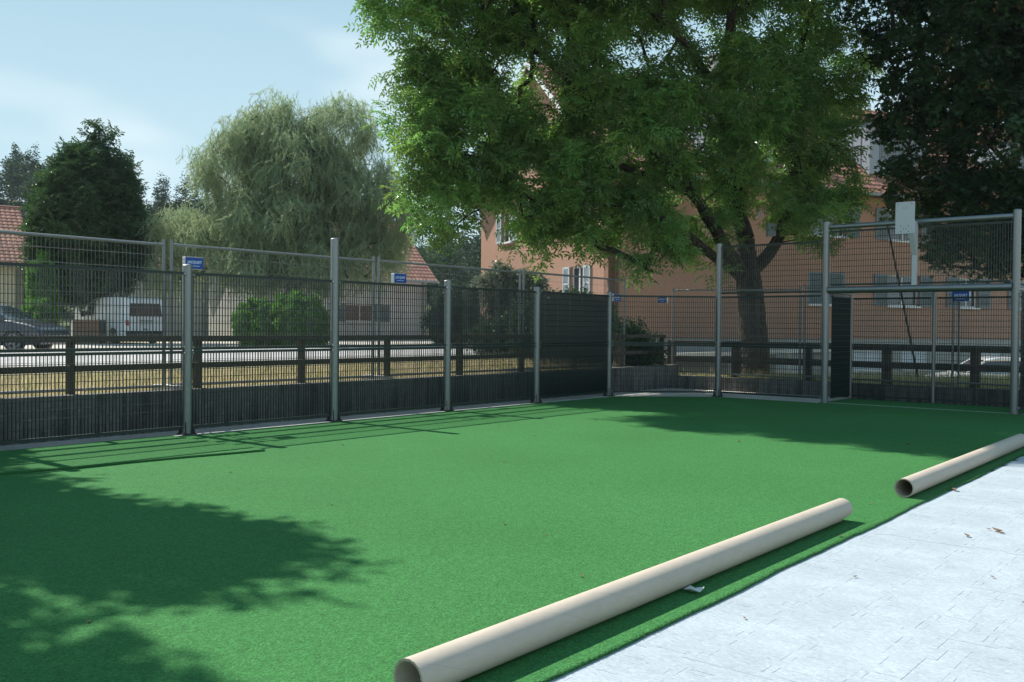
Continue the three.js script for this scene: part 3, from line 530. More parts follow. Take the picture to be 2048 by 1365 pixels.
const SPRAYS = {
  ash: (() => { const r = rng(301); return [0, 1].map(() => spray(5, (q) => pinnate(0.20 + q() * .07, 4, 0.098, 0.034, q), r, 0.10, 0.15)); })(),
  rowan: (() => { const r = rng(303); return [spray(5, (q) => pinnate(0.24, 4, 0.13, 0.055, q), r, 0.15, 0.2)]; })(),
  maple: (() => { const r = rng(305); return [0, 1].map(() => spray(7, (q) => mapleLeaf(0.12 + q() * .07, q), r, 0.22, -0.1)); })(),
  thuja: (() => { const r = rng(307); return [spray(9, () => leafShape(0.22, 0.07, .1), r, 0.12, 0.7)]; })(),
  broad: (() => { const r = rng(309); return [spray(10, () => leafShape(0.14, 0.075, .2), r, 0.22, 0.2)]; })(),
  far: (() => { const r = rng(311); return [spray(12, () => leafShape(0.42, 0.26, .2), r, 0.8, 0.2)]; })(),
  willow: (() => { const r = rng(313); const mk = () => { const parts = [], L = 0.55; for (let k = 0; k < 20; k++) { const y = -L * (k + r()) / 20, g = leafShape(0.11, 0.024, .2); g.applyMatrix4(new THREE.Matrix4().makeRotationFromEuler(new THREE.Euler((r() - .5), r() * 6.28, -0.95 + (r() - .5) * .9, 'YZX'))); const bend = 0.10 * Math.sin(y * 2.2); g.translate(bend + (r() - .5) * .05, y, (r() - .5) * .05); parts.push(g); } return mergeGeometries(parts); }; return [mk(), mk()]; })(),
};
// skeleton grown from given limbs towards points spread through the crown's lobes
function growTree(t, base, limbs, lobes, { tips, leafKind, leafM, perTip, size = [0.8, 1.25], droop = 0.35, seed, twig = 0.006, reach = 0.3, tint = 0.18, hang = false, shell = 0.5, minR = 0.01, clump = 0 }) {
  const r = rng(seed), nodes = [], G = (v) => v.clone().sub(base);
  const addNode = (p, parent, rad) => { nodes.push({ p, parent, rad, w: 0 }); return nodes.length - 1; };
  for (const L of limbs) {
    let par = -1; if (L.from !== undefined) { let best = 1e9; nodes.forEach((n, k) => { const d = n.p.distanceTo(G(L.pts[0])); if (d < best) { best = d; par = k; } }); }
    const curve = new THREE.CatmullRomCurve3((L.from !== undefined ? [nodes[par].p.clone()] : []).concat(L.pts.slice(L.from !== undefined ? 1 : 0).map(G)), false, 'centripetal'), n = Math.max(4, Math.round(curve.getLength() / 0.45));
    for (let k = L.from !== undefined ? 1 : 0; k <= n; k++) { const q = curve.getPoint(k / n); if (k && k < n) q.add(V((r() - .5), (r() - .5), (r() - .5)).multiplyScalar(L.rad[0] * 0.25)); par = addNode(q, par, mix(L.rad[0], L.rad[1], Math.pow(k / n, 0.8))); }
  }
  const vol = lobes.map((l) => l.rx * l.ry * l.rz * (l.d ?? 1)), tot = vol.reduce((a, b) => a + b, 0), pts = [];
  lobes.forEach((l, k) => { const m = Math.max(4, Math.round(tips * vol[k] / tot)); for (let i = 0; i < m; i++) { let d; do { d = V(r() * 2 - 1, r() * 2 - 1, r() * 2 - 1); } while (d.lengthSq() > 1); const len = d.length(); d.multiplyScalar(Math.pow(len, shell - 1 < -0.9 ? 0 : (shell - 1))); if (d.length() > 1) d.normalize(); const bump = 0.88 + 0.24 * Math.sin(d.x * 7 + k) * Math.sin(d.y * 6 + 2 * k) * Math.cos(d.z * 8 - k); pts.push(G(V(l.c.x + d.x * l.rx * bump, l.c.y + d.y * l.ry * bump, l.c.z + d.z * l.rz * bump))); } });
  const trunkTop = nodes[0].p; pts.sort((a, b) => a.distanceTo(trunkTop) - b.distanceTo(trunkTop));
  // nearest-node lookup on a coarse grid
  const cell = 1.0, grid = new Map(), key = (a, b, c) => a * 73856093 ^ b * 19349663 ^ c * 83492791, put = (k) => { const p = nodes[k].p, q = key(Math.floor(p.x / cell), Math.floor(p.y / cell), Math.floor(p.z / cell)); (grid.get(q) ?? grid.set(q, []).get(q)).push(k); };
  nodes.forEach((_, k) => put(k));
  const near = (p) => { for (let R = 1; R < 14; R += R < 3 ? 1 : 3) { let best = 1e9, at = -1; const X = Math.floor(p.x / cell), Y = Math.floor(p.y / cell), Z = Math.floor(p.z / cell); for (let a = -R; a <= R; a++) for (let b = -R; b <= R; b++) for (let c = -R; c <= R; c++) { const L = grid.get(key(X + a, Y + b, Z + c)); if (L) for (const k of L) { const d = nodes[k].p.distanceTo(p) + (nodes[k].p.y > p.y ? 0.25 * (nodes[k].p.y - p.y) : 0); if (d < best) { best = d; at = k; } } } if (at >= 0 && best < R * cell) return at; if (at >= 0 && R > 8) return at; } return 0; };
  const tipsAt = [];
  for (const p of pts) {
    let par = near(p); const A = nodes[par].p.clone(), d = p.clone().sub(A), L = d.length(); if (L < 0.05) continue; const n = Math.max(1, Math.round(L / 0.5)), sag = V(0, 0.12 * L, 0);
    for (let k = 1; k <= n; k++) { const f = k / n, q = A.clone().addScaledVector(d, f).addScaledVector(sag, Math.sin(f * Math.PI) * 0.6); if (k < n) q.add(V(r() - .5, r() - .5, r() - .5).multiplyScalar(0.12 * Math.min(1, L))); par = addNode(q, par, 0); put(par); }
    tipsAt.push([par, d.normalize()]);
  }
  for (const [k] of tipsAt) { let q = k; while (q >= 0) { nodes[q].w++; q = nodes[q].parent; } }
  const rad = nodes.map((n) => Math.max(n.rad, twig * Math.pow(Math.max(1, n.w), 0.46)));
  const wood = new MB();
  const main = new Set(); // draw each node-to-parent piece; thick pieces rounder
  nodes.forEach((n, k) => { if (n.parent < 0) return; const rr = rad[k], rp = Math.min(rad[n.parent], rr * 1.5 + 0.004); if (rr < minR) return; wood.tube([nodes[n.parent].p, n.p], [nodes[n.parent].rad > 0 && n.rad > 0 ? rad[n.parent] : rp, rr], rr > 0.12 ? 14 : rr > 0.04 ? 8 : 5, false); main.add(k); });
  part('trunk', wood, M.bark, t);
  const per = SPRAYS[leafKind].length, lists = SPRAYS[leafKind].map(() => []), col = SPRAYS[leafKind].map(() => []), m4 = new THREE.Matrix4(), q4 = new THREE.Quaternion(), e = new THREE.Euler();
  for (const [k, dir] of tipsAt) {
    const tone = 1 + (r() - .5) * tint * 2, n = Math.max(1, Math.round(perTip * (0.6 + 0.8 * r())));
    for (let i = 0; i < n; i++) {
      const v = Math.floor(r() * per), p = nodes[k].p.clone().add(V(r() - .5, r() - .5, r() - .5).multiplyScalar(2 * reach * (clump ? Math.sqrt(r()) : 1)));
      if (hang) e.set((r() - .5) * 1.5, r() * 6.283, (r() - .5) * 1.5); else e.set((r() - .5) * 1.7 - droop * dir.z, r() * 6.283, (r() - .5) * 1.7 - droop * 0.5, 'YXZ');
      q4.setFromEuler(e); const s = mix(size[0], size[1], r()); m4.compose(p, q4, V(s, s * (hang ? 0.6 + r() * .8 : 1), s)); lists[v].push(m4.clone()); const c = tone * (1 + (r() - .5) * tint); const yel = 1 + (r() - .4) * tint * 1.2; col[v].push([c * yel, c, c * (1.6 - 0.6 * yel)]);
    }
  }
  lists.forEach((L, v) => { const im = new THREE.InstancedMesh(SPRAYS[leafKind][v], leafM, L.length), cc = new THREE.Color(); L.forEach((m, k) => { im.setMatrixAt(k, m); im.setColorAt(k, cc.setRGB(...col[v][k])); }); im.name = 'crown'; im.castShadow = im.receiveShadow = true; stuff(im); t.add(im); });
  return t;
}
const lobe = (right, y, ahead, rx, ry = rx, rz = rx, d = 1) => ({ c: W(right, y, ahead), rx, ry, rz, d });
// the large ash behind the corner
{
  const base = W(5.81, 0.28, 23), t = thing('ash_tree', 'large spreading ash tree with feathery leaves in front of the orange building', 'tree', base);
  const P = (a, y, f) => W(a, y, f);
  const limbs = [
    { pts: [P(5.86, 0.1, 23), P(5.84, 0.6, 23), P(5.82, 1.5, 23), P(5.73, 2.3, 23), P(5.66, 2.75, 23)], rad: [0.40, 0.29] },
    { from: 1, pts: [P(5.68, 2.6, 23), P(5.07, 3.18, 22.6), P(4.59, 3.84, 22.2), P(3.92, 4.55, 21.7), P(2.96, 5.3, 20.8), P(1.6, 6.1, 20)], rad: [0.21, 0.06] },
    { from: 1, pts: [P(5.7, 2.45, 23), P(4.89, 2.94, 22.6), P(4.16, 3.35, 22), P(3.2, 3.8, 21.2), P(1.9, 4.0, 20.5), P(0.4, 3.9, 20)], rad: [0.15, 0.04] },
    { from: 1, pts: [P(5.66, 2.75, 23), P(5.58, 3.5, 23), P(5.3, 4.45, 23), P(5.07, 5.4, 22.8), P(4.9, 6.85, 22.5), P(5.0, 8.5, 22.3), P(5.1, 10.5, 22)], rad: [0.25, 0.08] },
    { from: 1, pts: [P(5.3, 4.45, 23), P(5.49, 5.3, 23.1), P(5.25, 6.85, 23.6), P(5.5, 9.3, 24), P(5.6, 11, 24)], rad: [0.17, 0.05] },
    { from: 1, pts: [P(5.7, 2.7, 23), P(6.09, 3.05, 23), P(6.5, 3.87, 23), P(6.8, 5.3, 23.2), P(6.9, 7.45, 23.4), P(7.4, 9.9, 23.5)], rad: [0.19, 0.06] },
    { from: 1, pts: [P(4.9, 6.85, 22.5), P(3.5, 7.8, 21), P(1.8, 8.6, 19.6), P(0.2, 9.2, 18.4)], rad: [0.1, 0.04] },
    { from: 1, pts: [P(3.92, 4.55, 21.7), P(2.2, 5.0, 21.4), P(0.8, 5.4, 21), P(-0.6, 5.2, 20.4)], rad: [0.09, 0.03] },
    { from: 1, pts: [P(1.6, 6.1, 20), P(0.4, 7.2, 20.2), P(-0.9, 8.0, 20.2)], rad: [0.06, 0.03] },
  ];
  const lobes = [
    lobe(-1.55, 7.75, 20, 1.75, 1.6, 1.9, 1.3), lobe(-1.05, 5.2, 20, 1.55, 1.5, 1.8, 1.7), lobe(-1.45, 3.9, 19.6, 0.95, 0.85, 1.2, 2), lobe(-1.2, 6.4, 20.4, 0.9, 0.8, 1.2, 1.8), lobe(0.6, 6.9, 21, 2.1, 2.0, 2.0),
    lobe(0.5, 4.5, 20.8, 1.7, 1.5, 1.8), lobe(0.85, 3.2, 20.3, 0.9, 0.7, 1.0), lobe(-3.2, 9.7, 18.8, 1.9, 1.2, 1.6, 1.6), lobe(-1.6, 9.7, 16.9, 1.8, 1.3, 1.3, 1.6), lobe(1.2, 10.4, 16.2, 2.2, 1.6, 1.5, 1.6), lobe(2.4, 5.3, 21, 2.0, 1.9, 2.0), lobe(2.7, 3.25, 21, 1.15, 0.7, 1.2), lobe(1.7, 4.0, 20.6, 1.2, 1.0, 1.3), lobe(4.1, 6.3, 22, 2.0, 2.0, 2.0),
    lobe(6.3, 5.6, 23.4, 1.8, 1.6, 1.8), lobe(6.9, 3.9, 22.4, 1.2, 0.75, 1.2), lobe(4.2, 4.3, 22.8, 1.5, 1.0, 1.5), lobe(7.4, 7.6, 24, 1.9, 1.7, 2), lobe(4.6, 3.2, 22.2, 0.8, 0.5, 0.8, 1.2), lobe(7.4, 4.9, 22.8, 1.2, 0.8, 1.1, 1.3), lobe(7.3, 6.3, 23.2, 1.3, 1.0, 1.4), lobe(3.4, 3.6, 21.6, 0.9, 0.6, 0.9, 1.3), lobe(5.4, 7.0, 22.4, 1.5, 1.4, 1.6), lobe(7.6, 4.6, 23.6, 0.9, 0.8, 1),
    lobe(2.4, 10.3, 21.6, 3.6, 2.8, 3.2), lobe(-0.7, 9.6, 17.9, 2.8, 2.1, 2.4), lobe(2.6, 10.2, 17.9, 2.8, 2.3, 2.3), lobe(5.8, 11.2, 22.8, 3.6, 3.0, 3.2), lobe(-0.6, 9.6, 20.5, 2.4, 1.9, 2.2),
  ];
  growTree(t, base, limbs, lobes, { tips: 2400, leafKind: 'ash', leafM: leafMat(0.165, 0.325, 0.07, 1.0, 0.6, 0.22), perTip: 5, size: [1.0, 1.5], seed: 11, reach: 0.25, tint: 0.34, shell: 0.6, clump: 1 });
  const bag = new MB(), bp = [[0, 0, 0], [0.05, 0.02, 0.03], [0.11, 0.1, 0], [0.13, 0.27, 0.02], [0.07, 0.17, 0.05]].map((q) => V(...q)); bag.tri(bp[0], bp[1], bp[4]); bag.tri(bp[1], bp[2], bp[4]); bag.tri(bp[2], bp[3], bp[4]);
  const scrap = solo('plastic_scrap', bag, std({ color: lin(0.45, 0.55, 0.68), roughness: 0.4, side: THREE.DoubleSide }), 'torn pale blue plastic scrap caught in the ash fork', 'plastic scrap'); scrap.position.copy(W(5.75, 3.95, 22.6)); scrap.rotation.y = YAW;
  const box = thing('nest_box', 'small pale nest box fixed in the fork of the ash', 'nest box', W(6.15, 3.7, 22.8), YAW);
  part('case', new RoundedBoxGeometry(0.2, 0.3, 0.18, 2, 0.01), std({ color: lin(0.3, 0.33, 0.34), roughness: 0.8 }), box); part('entrance', new MB().tube([V(0, 0.05, 0.085), V(0, 0.05, 0.095)], 0.022, 10), M.black, box);
}
// the dark maple over the goal
{
  const base = W(13.4, 0.1, 22), t = thing('maple_tree', 'dense dark leaved maple tree overhanging the goal', 'tree', base);
  const limbs = [{ pts: [W(13.4, -0.1, 22), W(13.35, 1.5, 22), W(13.2, 4, 22), W(12.8, 7, 22), W(12.4, 11, 22)], rad: [0.4, 0.12] }, { from: 1, pts: [W(13.3, 3, 22), W(12, 3.9, 21.8), W(10.8, 4.3, 21.6)], rad: [0.14, 0.05] }, { from: 1, pts: [W(13.1, 5, 22), W(11.5, 6.2, 22), W(9.8, 6.8, 22)], rad: [0.14, 0.05] }];
  const lobes = [lobe(10.2, 8.0, 22.2, 2.0), lobe(11.2, 5.4, 21.3, 2.1, 1.9, 2), lobe(9.65, 5.4, 22, 1.15, 1.5, 1.3), lobe(10.7, 3.5, 21.5, 1.5, 0.75, 1.4), lobe(8.9, 8.9, 23, 1.3), lobe(12.4, 4.2, 20.8, 1.6, 1.2, 1.4), lobe(13.5, 8, 21.5, 3.2), lobe(12, 11, 22, 3.4), lobe(9.6, 10.4, 22, 2.2, 1.6, 2.2), lobe(9.3, 4.3, 22, 0.8, 0.6, 1), lobe(9.75, 6.7, 21.6, 1.15, 1.1, 1.2, 1.3), lobe(9.15, 6.2, 22, 0.85, 1.0, 1.0, 1.3), lobe(10.2, 3.1, 21.3, 1.1, 0.55, 1.0, 2.5), lobe(11.4, 3.1, 20.8, 1.0, 0.7, 1.0, 2.5), lobe(10.9, 4.2, 21.0, 1.4, 0.9, 1.2, 1.6)];
  growTree(t, base, limbs, lobes, { tips: 3000, leafKind: 'maple', leafM: leafMat(0.030, 0.080, 0.020, 0.5, 0.4), perTip: 6, size: [0.85, 1.3], seed: 17, reach: 0.30, tint: 0.25, shell: 0.6, clump: 1 });
  const prop = thing('wooden_pole', 'slim dark wooden pole leaning behind the top frame of the goal', 'pole', W(8.63, 0.2, 20.2)); part('shaft', new MB().tube([V(0, 0, 0), W(7.93, 3.65, 20.3).sub(W(8.63, 0.2, 20.2))], [0.026, 0.02], 8), M.bark, prop);
  // hanging bunches of brown winged seeds
  const r = rng(88), b = new MB();
  for (let k = 0; k < 70; k++) { const L = lobes[[0, 1, 1, 2, 3, 5][k % 6]], az = 1.2 + r() * 3.2, el = (r() - .5) * 1.6, c = L.c.clone().add(V(0, Math.sin(el) * L.ry * .95, 0)).addScaledVector(V(RT[0], 0, RT[1]), (r() * 2 - 1) * L.rx * .8).addScaledVector(V(FW[0], 0, FW[1]), -Math.cos(el) * L.rz * 0.85).sub(base); void az; for (let i = 0; i < 9; i++) { const o = c.clone().add(V((r() - .5) * .16, -r() * 0.2, (r() - .5) * .16)), d = V(r() - .5, -0.8, r() - .5).normalize(), s = V(-d.z, 0, d.x).normalize(); b.quad(o, o.clone().addScaledVector(s, 0.014), o.clone().addScaledVector(d, 0.05).addScaledVector(s, 0.018), o.clone().addScaledVector(d, 0.05)); } }
  stuff(part('seed_bunches', b, std({ color: lin(0.22, 0.12, 0.045), roughness: 0.8, side: THREE.DoubleSide }), t));
}
// the willow beyond the street
{
  const base = W(-10.2, LEVEL, 44), t = thing('willow_tree', 'broad pale green weeping willow beyond the street', 'tree', base);
  const P = (a, y, f = 44) => W(a, y, f);
  const limbs = [{ pts: [P(-10.2, 0.3), P(-10.1, 2), P(-10.0, 4)], rad: [0.5, 0.35] }, { from: 1, pts: [P(-10, 3.8), P(-11.5, 6), P(-12.3, 8.2)], rad: [0.26, 0.07] }, { from: 1, pts: [P(-10, 4), P(-9.6, 7), P(-9.8, 9.6)], rad: [0.26, 0.07] }, { from: 1, pts: [P(-10, 4), P(-8.2, 6.5), P(-7.6, 9)], rad: [0.24, 0.06] }, { from: 1, pts: [P(-10, 3.6), P(-7.5, 5.2), P(-6.0, 6.8), P(-5.4, 7.5)], rad: [0.2, 0.05] }, { from: 1, pts: [P(-10, 3.6), P(-12.8, 4.8), P(-14.5, 5.8)], rad: [0.2, 0.05] }];
  const lobes = [lobe(-10.9, 10.4, 44, 1.7, 1.5, 2), lobe(-8.0, 10.4, 44, 1.5, 1.6, 2), lobe(-9.5, 8.6, 44, 2.6, 1.8, 2.6), lobe(-12.9, 8.5, 44, 1.8, 1.7, 2.2), lobe(-12.0, 10.0, 44, 1.4, 1.2, 1.8), lobe(-15.4, 5.6, 44, 1.5, 1.3, 1.8), lobe(-10.5, 6, 43.5, 3.2, 1.8, 3), lobe(-13.6, 5.4, 44, 1.9, 1.4, 2.2), lobe(-7.0, 7.6, 44, 1.8, 1.6, 2.2), lobe(-5.7, 6.6, 44, 1.4, 1.3, 1.8), lobe(-6.6, 4.9, 43.6, 1.9, 1.5, 2), lobe(-11.5, 4.2, 42.8, 2.4, 1.2, 2), lobe(-8.6, 4.2, 42.8, 2.2, 1.2, 2), lobe(-15.4, 4.0, 43.6, 1.4, 1.0, 1.5)];
  growTree(t, base, limbs, lobes, { tips: 1750, leafKind: 'willow', leafM: leafMat(0.32, 0.41, 0.235, 0.2, 0.55), perTip: 15, size: [0.8, 1.3], seed: 23, reach: 0.42, tint: 0.2, hang: true, shell: 0.55, twig: 0.008 });
}
// the dark round tree beside the van
{
  const base = W(-19.1, LEVEL, 43), t = thing('rowan_tree', 'dense dark green rounded tree above the white van', 'tree', base);
  const limbs = [{ pts: [W(-19.1, 0.3, 43), W(-19.1, 2.2, 43), W(-19.1, 5, 43), W(-18.9, 8, 43)], rad: [0.2, 0.06] }];
  const lobes = [lobe(-19.1, 5.9, 43, 2.5, 2.6, 2.4), lobe(-18.9, 7.8, 43, 1.85, 1.35, 1.8), lobe(-20.4, 4.9, 43, 1.4, 1.5, 1.5), lobe(-17.9, 4.6, 43, 1.4, 1.6, 1.6), lobe(-19.2, 3.4, 42.8, 1.9, 1.2, 1.8), lobe(-20.2, 7.2, 43, 1.1), lobe(-17.8, 7.2, 43, 1.0), lobe(-18.9, 9.6, 43, 0.3, 0.7, 0.3, 2), lobe(-18.3, 9.4, 43, 0.25, 0.6, 0.3, 2), lobe(-19.7, 8.9, 43, 0.3, 0.6, 0.3, 2), lobe(-17.6, 8.4, 43, 0.3, 0.5, 0.3, 2)];
  growTree(t, base, limbs, lobes, { tips: 950, leafKind: 'rowan', leafM: leafMat(0.045, 0.10, 0.03, 0.4, 0.36), perTip: 7, size: [0.85, 1.3], seed: 29, reach: 0.34, tint: 0.2, shell: 0.55 });
}
// trees beside the court, outside the picture, whose shadow lies on the near turf
{
  const base = V(-5.2, LEVEL, 16.2), t = thing('lime_tree', 'broad leafy street tree beside the near end of the long fence', 'tree', base);
  const limbs = [{ pts: [V(-5.2, 0.2, 16.2), V(-5.1, 2.5, 16.2), V(-4.8, 5, 16), V(-4.5, 8.5, 15.8)], rad: [0.3, 0.1] }];
  const L = (x, y, z, rx, ry = rx, rz = rx, d = 1) => ({ c: V(x, y, z), rx, ry, rz, d });
  const lobes = [L(-6.5, 10, 18, 3.5), L(-3, 10, 18.2, 2.8, 2.2, 2.6), L(-4.6, 7.4, 15.9, 2.9, 2.4, 2.6, 1.5), L(-2.4, 7.6, 15.4, 1.9, 1.6, 1.7, 2), L(-2.1, 7.6, 12.7, 1.3, 0.8, 0.9, 5), L(-3.6, 7.4, 13.0, 1.5, 1.2, 1.2, 3), L(-5.6, 7.2, 13.2, 1.5, 1.4, 1.4, 2), L(-0.8, 7.8, 14.6, 1.25, 1.0, 1.0, 4), L(-0.6, 8.2, 16.4, 1.4, 1.2, 1.2, 2), L(-5, 9.6, 16, 2.2, 1.5, 2.2), L(-5.2, 5.6, 11.75, 0.8, 0.6, 0.4, 4)];
  growTree(t, base, limbs, lobes, { tips: 2600, leafKind: 'broad', leafM: leafMat(0.04, 0.10, 0.03, 0.5, 0.3), perTip: 8, size: [0.9, 1.4], seed: 37, reach: 0.34, tint: 0.2, shell: 0.6 });
}
// hedges and shrubs
function shrub(name, label, category, base, lobes, kind, mat, tips, per, seed, size = [0.7, 1.1], group) {
  const t = thing(name, label, category, base, 0, group);
  growTree(t, base, [{ pts: [base.clone(), base.clone().add(V(0, 0.6, 0))], rad: [0.05, 0.03] }], lobes, { tips, leafKind: kind, leafM: mat, perTip: per, size, seed, reach: 0.16, tint: 0.2, shell: 0.35, droop: 0, minR: 0.012 });
}
const hedgeM = leafMat(0.13, 0.30, 0.045, 0.15, 0.42), shrubM = leafMat(0.035, 0.085, 0.028, 0.5, 0.3), paleM = leafMat(0.16, 0.19, 0.12, 0.5, 0.3);
shrub('evergreen_bush', 'bright green rounded evergreen bush beside the grey garage', 'bush', W(-10.3, LEVEL, 38.6), [lobe(-10.3, 1.25, 38.6, 0.85, 1.0, 0.9), lobe(-10.0, 1.0, 38.2, 0.7, 0.8, 0.7)], 'thuja', hedgeM, 500, 6, 51);
shrub('evergreen_bush', 'larger bright green evergreen bush with a pointed tip under the willow', 'bush', W(-8.5, LEVEL, 38.2), [lobe(-8.5, 1.35, 38.2, 1.15, 1.15, 1.1), lobe(-9.1, 1.6, 38.2, 0.5, 0.9, 0.5), lobe(-8.0, 1.0, 38, 0.8, 0.8, 0.8)], 'thuja', hedgeM, 700, 6, 53);
shrub('laurel_shrub', 'dark laurel shrub behind the wooden fence at the corner', 'shrub', W(2.6, 0.3, 21.3), [lobe(2.55, 1.0, 21.3, 0.5, 0.5, 0.5), lobe(2.95, 0.8, 21.3, 0.35, 0.4, 0.4)], 'broad', shrubM, 160, 6, 57, [0.5, 0.8]);
shrub('tall_shrub', 'tall dark shrub standing before the lit end wall of the orange building', 'shrub', W(0.35, 0.4, 26.5), [lobe(0.5, 1.1, 26.5, 1.0, 0.8, 1), lobe(1.6, 1.15, 26.5, 0.9, 0.9, 0.9), lobe(-0.5, 0.9, 26.5, 0.6, 0.5, 0.7)], 'broad', shrubM, 500, 6, 59);
shrub('corner_hedge', 'dense dark hedge right behind the last bay of the long fence', 'hedge', W(1.3, 0.4, 22), [lobe(0.75, 1.25, 22.2, 0.75, 0.85, 0.6), lobe(1.5, 1.3, 22, 0.75, 0.85, 0.6), lobe(2.0, 1.1, 21.7, 0.45, 0.75, 0.5)], 'broad', shrubM, 520, 7, 69, [0.7, 1.0]);
shrub('pale_shrub', 'grey green narrow leaved shrub by the corner of the orange building', 'shrub', W(-0.4, 0.42, 29), [lobe(-0.35, 2.5, 29, 0.65, 0.75, 0.6), lobe(0.4, 2.4, 29, 0.6, 0.55, 0.6), lobe(0.0, 1.5, 29, 0.8, 0.7, 0.7)], 'broad', paleM, 260, 6, 61, [0.8, 1.1]);
shrub('garden_shrub', 'leafy green garden shrub between the cream house and the rounded tree', 'shrub', W(-19.7, LEVEL, 39.5), [lobe(-19.6, 1.3, 39.5, 0.55, 0.9, 0.7), lobe(-20.1, 2.9, 41, 0.5, 1.4, 0.6)], 'broad', hedgeM, 380, 6, 63);
shrub('garden_shrub', 'dark garden shrub just past the corner of the white house', 'shrub', W(-2.9, LEVEL, 42), [lobe(-2.9, 1.4, 42, 0.9, 1.1, 0.9), lobe(-2.0, 1.3, 42, 0.8, 0.9, 0.8)], 'broad', shrubM, 300, 6, 67);
// forested hill
{
  const b = new MB(), hill = (a, f) => { const ridge = mix(26, 9, smooth(-120, -10, a)) + 3 * Math.sin(a * .11) + 2 * Math.sin(a * .031 + 2); return ridge * smooth(95, 190, f) + LEVEL - 0.5; };
  const NA = 60, NF = 14; for (let j = 0; j <= NF; j++) for (let i = 0; i <= NA; i++) { const a = -200 + i * 6, f = 90 + j * 14, p = W(a, hill(a, f), f); b.vert(p, V(0, 1, 0), a, f); }
  for (let j = 0; j < NF; j++) for (let i = 0; i < NA; i++) { const q = j * (NA + 1) + i; b.i.push(q, q + 1, q + NA + 2, q, q + NA + 2, q + NA + 1); }
  const g = b.geo(); g.computeVertexNormals(); struct('hill', g, M.lawn, 'distant wooded hillside');
  const r = rng(91), leaves = [], cols = [], trunks = new MB();
  const q4 = new THREE.Quaternion(), e = new THREE.Euler();
  for (let k = 0; k < 420; k++) {
    const a = -115 + r() * 150, f = 96 + Math.pow(r(), 0.8) * 100, h = hill(a, f), con = r() < 0.35, H = con ? 9 + r() * 6 : 6 + r() * 4.5, R = con ? 1.7 + r() * .6 : 2.6 + r() * 1.5, c = W(a, h, f);
    if (Math.abs(a) < 1) continue;
    const n = con ? 100 : 130, tone = 0.7 + r() * 0.6;
    for (let i = 0; i < n; i++) { let p; if (con) { const t = Math.pow(r(), 0.7), y = H * (1 - t * 0.85), an = r() * 6.28, rr = R * t * (0.5 + .5 * r()); p = c.clone().add(V(Math.cos(an) * rr, y, Math.sin(an) * rr)); } else { const d = V(r() * 2 - 1, r() * 2 - 1, r() * 2 - 1).normalize().multiplyScalar(0.55 + .45 * r()); p = c.clone().add(V(d.x * R, H * 0.6 + d.y * H * 0.4, d.z * R)); }
      e.set((r() - .5), r() * 6.28, (r() - .5)); leaves.push(new THREE.Matrix4().compose(p, q4.setFromEuler(e), V(1, 1, 1).multiplyScalar(con ? 0.7 + r() * .5 : 0.9 + r() * 0.7))); const t2 = tone * (0.85 + .3 * r()); cols.push(con ? [0.55 * t2, 0.72 * t2, 0.75 * t2] : [t2, t2, t2 * .9]); }
  }
  const im = new THREE.InstancedMesh(SPRAYS.far[0], leafMat(0.045, 0.085, 0.036, 0.1, 0.25), leaves.length), cc = new THREE.Color(); leaves.forEach((m, k) => { im.setMatrixAt(k, m); im.setColorAt(k, cc.setRGB(...cols[k])); });
  im.name = 'forest'; im.userData = { kind: 'stuff', label: 'mixed dark forest covering the distant hillside', category: 'forest' }; im.castShadow = im.receiveShadow = true; scene.add(im); void trunks;
}
// dry grass on the verge above the wall and on the bank behind the goal
{
  const r = rng(121), b = new MB(); for (let k = 0; k < 7; k++) { const a = r() * 6.28, h = 0.10 + r() * 0.12, o = V((r() - .5) * .08, 0, (r() - .5) * .08), s = V(-Math.sin(a), 0, Math.cos(a)).multiplyScalar(0.005), tip = o.clone().add(V(Math.cos(a) * h * .5, h, Math.sin(a) * h * .5)); b.tri(o.clone().sub(s), o.clone().add(s), tip); }
  const g = b.geo(), list = [];
  const add = (x, z, s) => list.push([new THREE.Matrix4().compose(V(x, terrain(x, z) - 0.01, z), new THREE.Quaternion().setFromEuler(new THREE.Euler(0, r() * 6.28, 0)), V(s, s * (0.6 + r() * .8), s)), r()]);
  for (let k = 0; k < 16000; k++) { const x = -0.95 - r() * 3.6, z = -6 + r() * 20; add(x, z, 0.6 + r() * .7); }
  for (let k = 0; k < 9000; k++) { const x = -3 + r() * 15, z = -3.5 - r() * 6; add(x, z, 0.5 + r() * .6); }
  const im = new THREE.InstancedMesh(g, leafMat(1, 1, 1, 0, 0.45), list.length), cc = new THREE.Color();
  list.forEach(([m, q], k) => { im.setMatrixAt(k, m); const t = k < 16000 ? q : q * 0.5; im.setColorAt(k, t > 0.28 ? cc.setRGB(0.66, 0.56, 0.37) : cc.setRGB(0.32, 0.35, 0.12)); });
  im.name = 'verge_grass'; im.userData = { kind: 'stuff', label: 'dry yellow and green grass on the verge behind the walls', category: 'grass' }; im.castShadow = im.receiveShadow = true; scene.add(im);
}
